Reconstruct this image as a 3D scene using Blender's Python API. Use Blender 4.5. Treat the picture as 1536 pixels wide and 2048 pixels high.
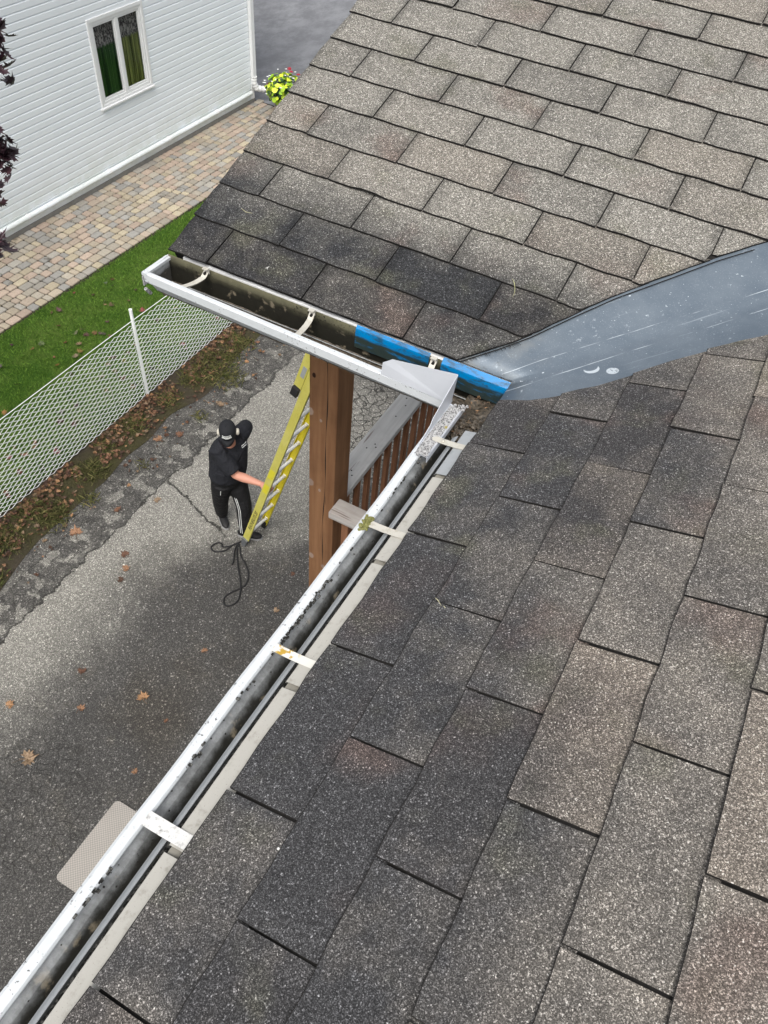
import bpy, bmesh, math, random
import numpy as np
from mathutils import Vector, Matrix
for o in list(bpy.data.objects): bpy.data.objects.remove(o)
S = bpy.context.scene
COL = S.collection
R = random.Random(7)
EZ = 5.6                                  # eave height above the driveway
# ------------------------------------------------------------------ camera
Rc = [[0.8758413907865379, 0.4767312951939934, 0.07502753073093199],
      [0.4053001492487932, -0.6422177151073991, -0.6506060216588548],
      [-0.26198024201040304, 0.6002363522667665, -0.7557001218811055]]
cd = bpy.data.cameras.new('camera'); cam = bpy.data.objects.new('camera', cd); COL.objects.link(cam)
cd.sensor_fit = 'VERTICAL'; cd.sensor_height = 36; cd.lens = 36*1568.27/2048
cd.clip_start = .02; cd.clip_end = 500
cam.matrix_world = Matrix([[Rc[0][i], -Rc[1][i], -Rc[2][i], (0.39014, -0.70615, 1.34404+EZ)[i]] for i in range(3)] + [[0, 0, 0, 1]])
S.camera = cam
# ------------------------------------------------------------------ light
SUN_EL, SUN_AZ = math.radians(58), math.radians(163)     # azimuth clockwise from +Y
w = bpy.data.worlds.new('World'); S.world = w; w.use_nodes = True
nt = w.node_tree; nt.nodes.clear()
sky = nt.nodes.new('ShaderNodeTexSky'); sky.sky_type = 'NISHITA'; sky.sun_disc = False
sky.sun_elevation = SUN_EL; sky.sun_rotation = SUN_AZ; sky.air_density = 1.0; sky.dust_density = 6; sky.ozone_density = 1.0
hs = nt.nodes.new('ShaderNodeHueSaturation'); hs.inputs['Saturation'].default_value = .32
bg = nt.nodes.new('ShaderNodeBackground'); bg.inputs[1].default_value = .15
ow = nt.nodes.new('ShaderNodeOutputWorld')
nt.links.new(sky.outputs[0], hs.inputs['Color']); nt.links.new(hs.outputs[0], bg.inputs[0]); nt.links.new(bg.outputs[0], ow.inputs[0])
sl = bpy.data.lights.new('sun', 'SUN'); sl.energy = 1.25; sl.angle = math.radians(32); sl.color = (1, .97, .93)
sun = bpy.data.objects.new('sun', sl); COL.objects.link(sun)
sdir = Vector((math.sin(SUN_AZ)*math.cos(SUN_EL), math.cos(SUN_AZ)*math.cos(SUN_EL), math.sin(SUN_EL)))
sun.rotation_euler = sdir.to_track_quat('Z', 'Y').to_euler(); sun.location = sdir*30
S.view_settings.view_transform = 'Standard'; S.view_settings.look = 'None'; S.view_settings.gamma = 1
S.view_settings.exposure = 0.42
S.render.engine = 'CYCLES'

# ------------------------------------------------------------------ object helpers
def tag(o, label=None, cat=None, group=None, kind=None):
    if label: o['label'] = label
    if cat: o['category'] = cat
    if group: o['group'] = group
    if kind: o['kind'] = kind
    return o
def empty(name, loc=(0, 0, 0), mat=None):
    o = bpy.data.objects.new(name, None); COL.objects.link(o)
    if mat is not None: o.matrix_world = mat
    else: o.location = loc
    o.empty_display_size = .1
    return o
class MB:
    def __init__(s): s.v = []; s.f = []; s.m = []; s.c = []; s.sm = []
    def add(s, vs, fs, m=0, c=(.5, .5, .5), smooth=False):
        b = len(s.v); s.v += [tuple(p) for p in vs]
        for f in fs: s.f.append(tuple(i+b for i in f)); s.m.append(m); s.c.append(c); s.sm.append(smooth)
        return s
    def box(s, lo, hi, m=0, c=(.5, .5, .5), M=None):
        x0, y0, z0 = lo; x1, y1, z1 = hi
        vs = [Vector(p) for p in ((x0, y0, z0), (x1, y0, z0), (x1, y1, z0), (x0, y1, z0), (x0, y0, z1), (x1, y0, z1), (x1, y1, z1), (x0, y1, z1))]
        if M is not None: vs = [M @ p for p in vs]
        return s.add(vs, [(0, 3, 2, 1), (4, 5, 6, 7), (0, 1, 5, 4), (1, 2, 6, 5), (2, 3, 7, 6), (3, 0, 4, 7)], m, c)
    def bbox(s, lo, hi, b, m=0, c=(.5, .5, .5), M=None):
        # box with chamfered edges all round the top and sides
        bm = bmesh.new(); bmesh.ops.create_cube(bm, size=1)
        lo = Vector(lo); hi = Vector(hi)
        for v in bm.verts: v.co = Vector(((lo[i]+hi[i])/2+v.co[i]*(hi[i]-lo[i]) for i in range(3)))
        bmesh.ops.bevel(bm, geom=bm.edges[:], offset=b, segments=2, affect='EDGES', profile=.6)
        bm.verts.index_update()
        vs = [v.co if M is None else M @ v.co for v in bm.verts]
        s.add(vs, [[v.index for v in f.verts] for f in bm.faces], m, c); bm.free(); return s
    def tube(s, path, r, n=8, m=0, c=(.5, .5, .5), cap=True, closed=False, sq=1.0):
        P = [Vector(p) for p in path]; k = len(P)
        rs = r if isinstance(r, (list, tuple)) else [r]*k
        up = None; rings = []
        for i, p in enumerate(P):
            if closed: t = P[(i+1) % k]-P[i-1]
            else: t = P[min(i+1, k-1)]-P[max(i-1, 0)]
            if t.length < 1e-9: t = Vector((0, 0, 1))
            t.normalize()
            if up is None: up = Vector((0, 0, 1)) if abs(t.z) < .9 else Vector((1, 0, 0))
            a = up-t*up.dot(t)
            if a.length < 1e-6: a = t.orthogonal()
            a.normalize(); b = t.cross(a); up = a
            rings.append([p+a*math.cos(2*math.pi*j/n)*rs[i]+b*math.sin(2*math.pi*j/n)*rs[i]*sq for j in range(n)])
        vs = [q for rg in rings for q in rg]; fs = []
        for i in range(k if closed else k-1):
            i2 = (i+1) % k
            for j in range(n): fs.append((i*n+j, i*n+(j+1) % n, i2*n+(j+1) % n, i2*n+j))
        s.add(vs, fs, m, c, True)
        if cap and not closed: s.add(rings[0], [tuple(range(n))[::-1]], m, c); s.add(rings[-1], [tuple(range(n))], m, c)
        return s
    def lathe(s, prof, n=24, m=0, M=None, c=(.5, .5, .5)):
        vs = []
        for (r, z) in prof:
            for j in range(n):
                p = Vector((r*math.cos(2*math.pi*j/n), r*math.sin(2*math.pi*j/n), z)); vs.append(M @ p if M is not None else p)
        fs = [(i*n+j, i*n+(j+1) % n, (i+1)*n+(j+1) % n, (i+1)*n+j) for i in range(len(prof)-1) for j in range(n)]
        return s.add(vs, fs, m, c, True)
    def sheet(s, prof, path, th, m=0, c=(.5, .5, .5)):
        """prof: list of (a,b) 2-d points; path(a,b,t) -> 3-d point, t along 0..n ; th thickness"""
        P = [Vector(p) for p in prof]; n = len(P); N = []
        for i in range(n):
            t = (P[min(i+1, n-1)]-P[max(i-1, 0)]).normalized(); N.append(Vector((-t.y, t.x)))
        loop = [(p.x, p.y) for p in P]+[(P[i].x+N[i].x*th, P[i].y+N[i].y*th) for i in range(n-1, -1, -1)]
        k = len(loop); rings = [[path(a, b, t) for a, b in loop] for t in s.ts]
        fs = [(i*k+j, i*k+(j+1) % k, (i+1)*k+(j+1) % k, (i+1)*k+j) for i in range(len(rings)-1) for j in range(k)]
        vs = [q for rg in rings for q in rg]
        s.add(vs, fs, m, c)
        for e, rg in ((0, 0), (1, len(rings)-1)):
            for i in range(n-1):
                q = (rg*k+i, rg*k+i+1, rg*k+k-2-i, rg*k+k-1-i); b = len(s.v)-len(vs)
                s.f.append(tuple(b+x for x in (q if e else q[::-1]))); s.m.append(m); s.c.append(c); s.sm.append(False)
        return s
    def build(s, name, mats, parent=None, fix=True, M=None):
        me = bpy.data.meshes.new(name); me.from_pydata(s.v, [], s.f)
        if not isinstance(mats, (list, tuple)): mats = [mats]
        for m in mats: me.materials.append(m)
        me.polygons.foreach_set('material_index', s.m)
        me.polygons.foreach_set('use_smooth', s.sm)
        at = me.attributes.new('tint', 'FLOAT_COLOR', 'FACE')
        at.data.foreach_set('color', np.array([tuple(c)+(1,) for c in s.c], dtype=np.float32).ravel())
        if fix:
            bm = bmesh.new(); bm.from_mesh(me); bmesh.ops.recalc_face_normals(bm, faces=bm.faces[:]); bm.to_mesh(me); bm.free()
        me.update()
        o = bpy.data.objects.new(name, me); COL.objects.link(o)
        if parent: o.parent = parent
        if M is not None: o.matrix_local = M
        return o

# ------------------------------------------------------------------ material helpers
class G:
    """thin wrapper for building shader graphs"""
    def __init__(s, name, rough=.8, metal=0, spec=.3):
        s.m = bpy.data.materials.new(name); s.m.use_nodes = True; s.t = s.m.node_tree
        s.b = s.t.nodes['Principled BSDF']; s.b.inputs['Roughness'].default_value = rough
        s.b.inputs['Metallic'].default_value = metal; s.b.inputs['Specular IOR Level'].default_value = spec
        s._p = None
    def set(s, sock, v):
        if isinstance(v, bpy.types.NodeSocket): s.t.links.new(v, sock)
        elif isinstance(v, (int, float)): sock.default_value = v
        else: sock.default_value = tuple(v)+((1,) if len(v) == 3 and sock.type == 'RGBA' else ())
    def pos(s):
        if s._p is None: s._p = s.t.nodes.new('ShaderNodeTexCoord').outputs['Object']
        return s._p
    def xyz(s, v=None):
        n = s.t.nodes.new('ShaderNodeSeparateXYZ'); s.set(n.inputs[0], v or s.pos()); return n.outputs
    def mp(s, scale=(1, 1, 1), rot=(0, 0, 0), loc=(0, 0, 0)):
        n = s.t.nodes.new('ShaderNodeMapping'); s.set(n.inputs[0], s.pos()); n.inputs['Scale'].default_value = scale
        n.inputs['Rotation'].default_value = rot; n.inputs['Location'].default_value = loc; return n.outputs[0]
    def noise(s, sc, det=3, rough=.55, v=None, col=False, dist=0):
        n = s.t.nodes.new('ShaderNodeTexNoise'); s.set(n.inputs['Vector'], v or s.pos()); n.inputs['Scale'].default_value = sc
        n.inputs['Detail'].default_value = det; n.inputs['Roughness'].default_value = rough; n.inputs['Distortion'].default_value = dist
        return n.outputs['Color' if col else 'Fac']
    def vor(s, sc, v=None, feat='F1', out='Color', rnd=1):
        n = s.t.nodes.new('ShaderNodeTexVoronoi'); n.feature = feat; s.set(n.inputs['Vector'], v or s.pos())
        n.inputs['Scale'].default_value = sc; n.inputs['Randomness'].default_value = rnd; return n.outputs[out]
    def f(s, op, a, b=None, c=None, clamp=False):
        n = s.t.nodes.new('ShaderNodeMath'); n.operation = op; n.use_clamp = clamp
        for i, x in enumerate((a, b, c)):
            if x is not None: s.set(n.inputs[i], x)
        return n.outputs[0]
    def step(s, v, a, b, lo=0., hi=1., smooth=True):
        n = s.t.nodes.new('ShaderNodeMapRange'); n.interpolation_type = 'SMOOTHSTEP' if smooth else 'LINEAR'
        s.set(n.inputs[0], v); n.inputs[1].default_value = a; n.inputs[2].default_value = b
        n.inputs[3].default_value = lo; n.inputs[4].default_value = hi; return n.outputs[0]
    def mix(s, fac, a, b, mode='MIX'):
        n = s.t.nodes.new('ShaderNodeMix'); n.data_type = 'RGBA'; n.blend_type = mode
        s.set(n.inputs[0], fac); s.set(n.inputs[6], a); s.set(n.inputs[7], b); return n.outputs[2]
    def ramp(s, v, pts, interp='LINEAR'):
        n = s.t.nodes.new('ShaderNodeValToRGB'); n.color_ramp.interpolation = interp; s.set(n.inputs[0], v)
        e = n.color_ramp.elements
        while len(e) < len(pts): e.new(.5)
        for i, (p, c) in enumerate(pts): e[i].position = p; e[i].color = tuple(c)+(1,) if not isinstance(c, (int, float)) else (c, c, c, 1)
        return n.outputs[0]
    def attr(s, name='tint'):
        n = s.t.nodes.new('ShaderNodeAttribute'); n.attribute_name = name; return n.outputs['Color']
    def sep(s, c):
        n = s.t.nodes.new('ShaderNodeSeparateColor'); s.set(n.inputs[0], c); return n.outputs
    def bump(s, h, strength=.5, dist=.002):
        n = s.t.nodes.new('ShaderNodeBump'); n.inputs['Strength'].default_value = strength; n.inputs['Distance'].default_value = dist
        s.set(n.inputs['Height'], h); s.t.links.new(n.outputs[0], s.b.inputs['Normal'])
    def out(s, col=None, rough=None, metal=None):
        if col is not None: s.set(s.b.inputs['Base Color'], col)
        if rough is not None: s.set(s.b.inputs['Roughness'], rough)
        return s.m
def paint(name, col, rough=.5, dirt=.15, dcol=(.12, .11, .09), sc=14, metal=0, spec=.35):
    g = G(name, rough, metal, spec)
    n = g.noise(sc, 6, .65); n2 = g.noise(sc*9, 3)
    k = g.f('MULTIPLY', g.step(n, .5, .78), dirt)
    k = g.f('ADD', k, g.f('MULTIPLY', g.step(n2, .64, .72), dirt*1.1), clamp=True)
    g.bump(n2, .15, .001)
    return g.out(g.mix(k, col, dcol), g.f('ADD', g.f('MULTIPLY', n, .25), rough-.1))

# ---- shingles.  dist = metres up from the eave (position based wear, real algae and dirt staining at the eave)
def shingle_mat(name, axis, origin, a0, a1, lightc, darkc, gs=520, na=1.2, nt_=.4):
    g = G(name, .95, 0, .15)
    P = g.pos(); xyz = g.xyz(); t = g.sep(g.attr())
    d = g.f('SUBTRACT', xyz[axis], origin)
    n1 = g.noise(2.6, 4, .6); n2 = g.noise(11, 4, .6)
    age = g.f('ADD', g.step(d, a0, a1), g.f('MULTIPLY', g.f('SUBTRACT', n1, .5), na))
    age = g.f('ADD', age, g.f('MULTIPLY', g.f('SUBTRACT', n2, .5), .8))
    age = g.f('ADD', age, g.f('MULTIPLY', g.f('SUBTRACT', t[0], .5), nt_), clamp=True)
    base = g.mix(age, darkc, lightc)
    # rusty brown and greenish blends inside some tabs
    br = g.f('MULTIPLY', g.step(g.noise(4.3, 3, .5, v=g.mp(loc=(5, 2, 1))), .5, .72), g.step(t[1], .35, .95))
    base = g.mix(g.f('MULTIPLY', br, .6), base, (.130, .088, .074))
    base = g.mix(g.f('MULTIPLY', g.step(t[2], .62, .8), .45), base, g.mix(1, base, (1.0, .93, .88), 'MULTIPLY'))
    gr = g.step(g.noise(7, 3, .5, v=g.mp(loc=(1, 9, 1))), .55, .75)
    base = g.mix(g.f('MULTIPLY', gr, .35), base, (.10, .10, .065))
    # granules
    c1 = g.sep(g.vor(gs)); c2 = g.sep(g.vor(gs*.6, v=g.mp(loc=(3, 1, 2))))
    gn = g.ramp(c1[0], [(0, .38), (.35, .65), (.6, .95), (.8, 1.3), (.92, 1.95), (1, 2.8)])
    gn2 = g.ramp(c2[1], [(0, .85), (.6, .95), (.88, 1.08), (.95, 2.2), (1, 3.2)])
    col = g.mix(1, base, gn, 'MULTIPLY'); col = g.mix(1, col, gn2, 'MULTIPLY')
    hb = g.f('ADD', c1[1], g.f('MULTIPLY', g.noise(60, 3), 1.2))
    g.bump(hb, .8, .0016)
    g.b.inputs['Base Color'].default_value = (1, 1, 1, 1)
    lim = g.mix(1, col, (.62, .60, .56), 'DARKEN')
    return g.out(lim)
m_shA = shingle_mat('asphalt shingles low slope', 0, 0.0, .15, .95, (.225, .205, .178), (.056, .056, .058), 700, 1.15, .36)
m_shB = shingle_mat('asphalt shingles back slope', 1, .94, .20, .52, (.215, .205, .182), (.036, .037, .039), 560, .9, .35)
gE = G('raw shingle edge', .95, 0, .1); m_edge = gE.out(gE.mix(gE.noise(120), (.010, .010, .010), (.03, .028, .026)))

# ---- painted gutter metal; dirt is heavier towards the trough floor where silt lies
def gutter_mat(name, white, silt, z_lo, z_hi, amt=1.0, inax=None):
    g = G(name, .42, 0, .4); z = g.xyz()[2]
    n = g.noise(22, 6, .7); nb = g.noise(120, 4, .6); nf = g.noise(420, 2)
    k = g.step(g.f('ADD', z, g.f('MULTIPLY', g.f('SUBTRACT', n, .5), .05)), z_hi, z_lo)
    k = g.f('MULTIPLY', k, amt)
    if inax is not None:
        ge = g.t.nodes.new('ShaderNodeNewGeometry'); nn_ = g.xyz(ge.outputs['Normal'])
        up = g.f('MAXIMUM', g.step(nn_[inax], -.25, .05), g.step(nn_[2], .5, .8)); k = g.f('MULTIPLY', k, up)
    # black specks of grit on the white lip
    sp = g.f('MULTIPLY', g.step(nb, .60, .66), g.step(g.noise(9, 3), .5, .62))
    k = g.f('ADD', k, g.f('MULTIPLY', sp, .85), clamp=True)
    fine = g.f('MULTIPLY', g.step(g.vor(85, out='Distance'), .20, .12), g.step(g.noise(35), .55, .6))
    k = g.f('ADD', k, g.f('MULTIPLY', fine, .6), clamp=True)
    sc = g.mix(g.noise(60, 5), silt, tuple(x*.35 for x in silt))
    sc = g.mix(g.step(g.noise(28, 4, v=g.mp(loc=(4, 4, 4))), .58, .7), sc, (.20, .17, .12))
    g.bump(g.f('ADD', nb, n), .35, .0015)
    return g.out(g.mix(k, g.mix(n, white, tuple(x*.82 for x in white)), sc), g.f('ADD', g.f('MULTIPLY', k, .3), .35))
m_gutA = gutter_mat('white enamel gutter', (.60, .63, .645), (.030, .029, .024), EZ-.088, EZ-.036, 1, 0)
m_gutB = gutter_mat('white enamel gutter with silt', (.60, .63, .645), (.050, .042, .030), EZ-.06, EZ-.036, 1.0, 1)
m_backB = gutter_mat('grimy gutter back', (.20, .19, .12), (.018, .017, .011), EZ-.055, EZ+.01, 1)
gS = G('wet silt', .22, 0, .5)
nS = gS.noise(30, 8, .7); nS2 = gS.noise(130, 4)
m_silt = gS.out(gS.mix(gS.step(nS2, .45, .65), gS.mix(nS, (.045, .036, .026), (.13, .105, .075)), (.03, .025, .018)), gS.f('ADD', gS.f('MULTIPLY', nS, .7), .1)); gS.bump(gS.f('ADD', nS, nS2), .8, .004)
m_flash = paint('cream drip edge paint', (.39, .38, .345), .5, .6, (.17, .16, .13), 45)
m_galv = paint('bare galvanised steel', (.40, .42, .43), .38, .35, (.20, .21, .21), 30, .35)
m_brkt = paint('aluminium hanger strap', (.54, .52, .46), .45, .5, (.25, .21, .12), 60, .2)
gSp = G('splash guard aluminium', .35, .3, .5)
nn = gSp.noise(9, 5, .6); m_splash = gSp.out(gSp.mix(gSp.step(gSp.noise(90, 4), .72, .78), gSp.mix(nn, (.60, .63, .68), (.76, .79, .84)), (.25, .26, .27)), .38)
gC = G('crumbling caulk and lichen', .95, 0, .1)
nc = gC.noise(210, 5, .75); m_caulk = gC.out(gC.mix(gC.step(gC.noise(26, 3), .60, .68), gC.ramp(nc, [(.36, .04), (.44, .20), (.52, .46), (.7, .55)]), (.32, .27, .06))); gC.bump(nc, 1, .004)
# blue membrane
gB = G('blue plastic trim', .3, 0, .5)
nb1 = gB.noise(26, 6, .7, v=gB.mp((.5, 1, 2.2))); zB = gB.xyz()[2]
low = gB.step(gB.f('ADD', zB, gB.f('MULTIPLY', nb1, .03)), EZ-.008, EZ-.020)
kB = gB.f('MULTIPLY', low, gB.step(nb1, .22, .46))
kB = gB.f('MAXIMUM', kB, gB.f('MULTIPLY', gB.step(gB.noise(60, 5, .75, v=gB.mp((.35, 1.2, 1.2))), .46, .62), .7))
m_blue = gB.out(gB.mix(kB, (.0, .19, .47), gB.mix(gB.noise(60, 4), (.004, .020, .030), (.03, .04, .025))), gB.f('ADD', gB.f('MULTIPLY', kB, .3), .22))
# valley metal
def valley_mat():
    g = G('blue grey valley metal', .42, .25, .45)
    P = g.pos(); n = g.noise(5, 5, .6); nf = g.noise(160, 4, .6)
    base = g.mix(g.step(g.noise(9, 5, .65), .2, .8), (.105, .135, .168), (.155, .188, .220))
    # chalky run-off bloom near the foot of the valley
    x, y, z = g.xyz()
    low = g.step(g.f('ADD', x, g.f('MULTIPLY', g.noise(9), .25)), .22, -.1)
    base = g.mix(g.f('MULTIPLY', low, g.step(g.noise(14, 4), .35, .65)), base, (.25, .26, .25))
    # sparse flecks of paint
    fk = g.f('MULTIPLY', g.step(g.noise(75, 4, .65), .66, .69), g.step(g.noise(11, 3), .42, .6))
    fk2 = g.step(g.vor(48, out='Distance'), .07, .05)
    fk = g.f('MAXIMUM', fk, g.f('MULTIPLY', fk2, g.step(g.noise(17), .5, .55)))
    # scratches running with the valley
    sv = g.mp((1, 1, 1), (0, 0, math.radians(-45)))
    sn = g.t.nodes.new('ShaderNodeVectorMath'); sn.operation = 'MULTIPLY'; g.set(sn.inputs[0], sv); sn.inputs[1].default_value = (2.2, 60, 1)
    scr = g.f('MULTIPLY', g.step(g.noise(1, 3, .4, v=sn.outputs[0]), .64, .72), g.step(g.noise(6, 2), .45, .6))
    fk = g.f('MAXIMUM', fk, g.f('MULTIPLY', scr, .25))
    dd = g.f('ADD', g.f('SUBTRACT', g.f('SUBTRACT', y, .9417), x), g.f('MULTIPLY', g.f('SUBTRACT', g.noise(4, 2), .5), .02))
    for d0, wd_ in ((-.026, .0024), (.066, .0022)):  # pale highlights painted along the two creases so the raised ridges show
        fk = g.f('MAXIMUM', fk, g.f('MULTIPLY', g.step(g.f('ABSOLUTE', g.f('SUBTRACT', dd, d0)), wd_, .0004), g.step(g.noise(12, 3, v=g.mp(loc=(d0*50, 0, 0))), .40, .62)))
    fine = g.f('MULTIPLY', g.step(g.noise(300, 2), .6, .72), .18)
    scuff = g.f('MULTIPLY', g.step(g.noise(46, 6, .75, v=g.mp((1, 1, 1), (0, 0, .8), (4, 2, 0))), .60, .66), g.step(g.noise(7, 3, .5, v=g.mp(loc=(2, 2, 2))), .5, .62))
    fk = g.f('MAXIMUM', fk, g.f('MULTIPLY', scuff, .3))
    # a chalked disc and crescent
    def dist(cx, cy):
        return g.f('SQRT', g.f('ADD', g.f('POWER', g.f('SUBTRACT', x, cx), 2), g.f('POWER', g.f('SUBTRACT', y, cy), 2)))
    disc = g.f('MULTIPLY', g.step(dist(.2255, 1.060), .0165, .014), g.step(g.noise(170, 2), .35, .45))
    ca = g.f('MULTIPLY', g.step(dist(.172, 1.058), .021, .019), g.step(dist(.163, 1.069), .021, .023))
    fk = g.f('MAXIMUM', fk, g.f('MULTIPLY', g.f('MAXIMUM', disc, ca), .8))
    dirt = g.f('MULTIPLY', g.step(g.noise(34, 5, .7), .6, .68), low)
    c = g.mix(g.f('ADD', fk, fine, clamp=True), base, (.62, .68, .72)); c = g.mix(g.f('MULTIPLY', dirt, .7), c, (.05, .05, .045))
    g.bump(g.f('ADD', g.noise(7, 2), g.f('MULTIPLY', nf, .06)), .25, .012)
    return g.out(c, g.f('ADD', g.f('MULTIPLY', n, .2), .3))
m_valley = valley_mat()
# timber
def wood(name, c0, c1, axis=2, dark=(.03, .018, .01), knots=False, rough=.75, kpos=()):
    g = G(name, rough, 0, .25)
    scl = [26, 26, 26]; scl[axis] = 1.4
    v = g.mp(tuple(scl)); n = g.noise(1, 6, .65, v=v, dist=.4); n2 = g.noise(3, 5, .6)
    c = g.mix(g.step(n, .25, .75), c0, c1); c = g.mix(g.f('MULTIPLY', g.step(g.noise(2.2, 3, .5, v=v), .66, .72), .7), c, dark)
    c = g.mix(g.f('MULTIPLY', g.step(n2, .5, .75), .35), c, tuple(x*.55 for x in c0))
    x, y, z = g.xyz()
    for (kx, ky, kz, r, kc) in kpos:
        dd = g.f('SQRT', g.f('ADD', g.f('ADD', g.f('POWER', g.f('SUBTRACT', x, kx), 2), g.f('POWER', g.f('SUBTRACT', y, ky), 2)), g.f('POWER', g.f('MULTIPLY', g.f('SUBTRACT', z, kz), .7), 2)))
        dd = g.f('ADD', dd, g.f('MULTIPLY', g.noise(50, 2), r*.5))
        c = g.mix(g.step(dd, r*1.35, r*1.0), c, kc)
    g.bump(n, .5, .003)
    return g.out(c)
LK, DK = (.30, .22, .17), (.025, .008, .004)
m_post = wood('stained cedar post', (.165, .078, .036), (.27, .14, .068), 2,
              kpos=[(-.985, 1.507, 4.59, .017, LK), (-.93, 1.507, 4.56, .007, LK), (-.982, 1.507, 4.13, .019, (.26, .19, .15)), (-.93, 1.507, 4.10, .008, LK),
                    (-.975, 1.507, 3.55, .016, LK), (-.90, 1.507, 3.50, .012, LK), (-.982, 1.507, 4.98, .012, (.2, .12, .08)), (-.967, 1.507, 4.80, .010, DK), (-.91, 1.507, 3.0, .016, LK)])
m_rail = wood('weathered grey timber', (.42, .42, .41), (.58, .58, .57), 1, (.14, .09, .08))
m_railx = wood('weathered grey rail end', (.36, .32, .29), (.50, .47, .44), 0, (.12, .08, .06))
m_bal = wood('dark stained baluster', (.17, .075, .038), (.29, .14, .075), 2)
m_deck = wood('deck boards', (.12, .07, .04), (.20, .12, .07), 0)
m_white = paint('white trim paint', (.78, .79, .79), .45, .12)
# ------------------------------------------------------------------ ground materials
def asphalt_mat():
    g = G('old worn asphalt', .85, 0, .3)
    x, y, z = g.xyz()
    nw = g.f('MULTIPLY', g.f('SUBTRACT', g.noise(1.7, 5, .62), .5), 1.1); nw2 = g.f('MULTIPLY', g.f('SUBTRACT', g.noise(6, 5, .65), .5), .42)
    xr = g.f('ADD', g.f('ADD', x, nw), nw2)
    Rb = g.f('ADD', -3.75, g.f('MULTIPLY', g.step(y, 2.9, 4.1), 1.15))
    right = g.step(g.f('SUBTRACT', xr, Rb), .52, -.55)
    nl = g.f('MULTIPLY', g.f('SUBTRACT', g.noise(1.9, 6, .7, v=g.mp(loc=(3, 3, 3))), .5), .42)
    xl = g.f('SUBTRACT', g.f('ADD', x, nl), -4.42)
    left = g.step(xl, -.02, .02)
    isl = g.f('MULTIPLY', g.step(g.noise(5.5, 3, .5, v=g.mp(loc=(7, 3, 0))), .54, .58), g.step(x, -4.95, -4.75))   # detached islands on the broken edge
    far = g.step(y, 7.6, 5.8)
    patch = g.f('MULTIPLY', g.f('MULTIPLY', right, g.f('MAXIMUM', left, g.f('MULTIPLY', isl, .75))), far)
    big = g.noise(.9, 4, .6)
    dark = g.mix(big, (.044, .043, .042), (.088, .084, .077))
    dark = g.mix(g.f('MULTIPLY', g.step(g.noise(.8, 3, .5, v=g.mp(loc=(2, 7, 0))), .5, .7), .6), dark, (.055, .048, .038))
    lite = g.mix(g.noise(2.3, 4), (.195, .188, .166), (.285, .275, .245))
    mid = g.mix(g.step(g.noise(5, 6, .75), .3, .7), (.050, .048, .045), (.125, .120, .108))
    dark = g.mix(g.f('MULTIPLY', g.step(g.noise(3.2, 5, .7, v=g.mp(loc=(9, 1, 0))), .52, .68), .5), dark, (.095, .088, .074))
    dark = g.mix(g.step(x, -4.25, -4.5), dark, mid)
    base = g.mix(patch, dark, lite)
    c1 = g.sep(g.vor(130)); c2 = g.sep(g.vor(80, v=g.mp(loc=(1, 2, 3)))); c3 = g.sep(g.vor(210))
    sp = g.ramp(c1[0], [(0, .6), (.5, .88), (.78, 1.1), (.9, 1.55), (1, 2.2)])
    sp2 = g.ramp(c2[2], [(0, .9), (.8, 1.0), (.93, 1.2), (.97, 2.3), (1, 3.2)])
    sp3 = g.ramp(c3[0], [(0, .6), (.7, 1.0), (1, 1.7)])
    col = g.mix(1, base, sp, 'MULTIPLY'); col = g.mix(1, col, sp3, 'MULTIPLY')
    col = g.mix(g.f('SUBTRACT', 1, g.f('MULTIPLY', patch, .7)), col, g.mix(1, col, sp2, 'MULTIPLY'))
    # cracks
    wv = g.t.nodes.new('ShaderNodeVectorMath'); wv.operation = 'ADD'; nv = g.noise(4, 4, .6, col=True)
    sc = g.t.nodes.new('ShaderNodeVectorMath'); sc.operation = 'SCALE'; g.set(sc.inputs[0], nv); sc.inputs['Scale'].default_value = .16
    g.set(wv.inputs[0], g.pos()); g.set(wv.inputs[1], sc.outputs[0])
    def near(cx, cy, r):
        return g.step(g.f('SQRT', g.f('ADD', g.f('POWER', g.f('SUBTRACT', x, cx), 2), g.f('POWER', g.f('SUBTRACT', y, cy), 2))), r, r*.6)
    e1 = g.vor(8.5, v=wv.outputs[0], feat='DISTANCE_TO_EDGE', out='Distance')
    e2 = g.vor(4.2, v=wv.outputs[0], feat='DISTANCE_TO_EDGE', out='Distance')
    gat = g.f('MULTIPLY', g.step(e1, .060, .022), g.f('MAXIMUM', near(-2.62, 6.25, 1.15), g.f('MULTIPLY', near(-3.05, .25, .8), .55)))
    big2 = g.f('MULTIPLY', g.step(e2, .014, .005), g.f('MAXIMUM', g.step(x, -4.2, -4.6), g.f('MULTIPLY', g.step(g.noise(.7, 2), .55, .65), g.step(y, 4.2, 5.2))))
    edge = g.f('MULTIPLY', g.step(g.f('ABSOLUTE', xl), .017, .004), far)
    ny = g.f('MULTIPLY', g.f('SUBTRACT', g.noise(5, 5, .7), .5), .25)
    ln = g.f('ABSOLUTE', g.f('ADD', g.f('SUBTRACT', y, g.f('ADD', 3.86, g.f('MULTIPLY', g.f('ADD', x, 4.36), -.32))), ny))
    cr = g.f('MULTIPLY', g.step(ln, .022, .006), g.f('MULTIPLY', g.step(x, -4.5, -4.4), g.step(x, -3.2, -3.5)))
    ck = g.f('MAXIMUM', g.f('MAXIMUM', gat, big2), g.f('MAXIMUM', edge, cr))
    col = g.mix(g.f('MULTIPLY', ck, .85), col, (.014, .013, .011))
    hb = g.f('SUBTRACT', g.f('ADD', c1[1], g.f('MULTIPLY', c3[1], .5)), g.f('MULTIPLY', ck, 3))
    g.bump(hb, .6, .003)
    return g.out(col, g.f('ADD', .55, g.f('MULTIPLY', c1[2], .4)))
m_asph = asphalt_mat()
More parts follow.
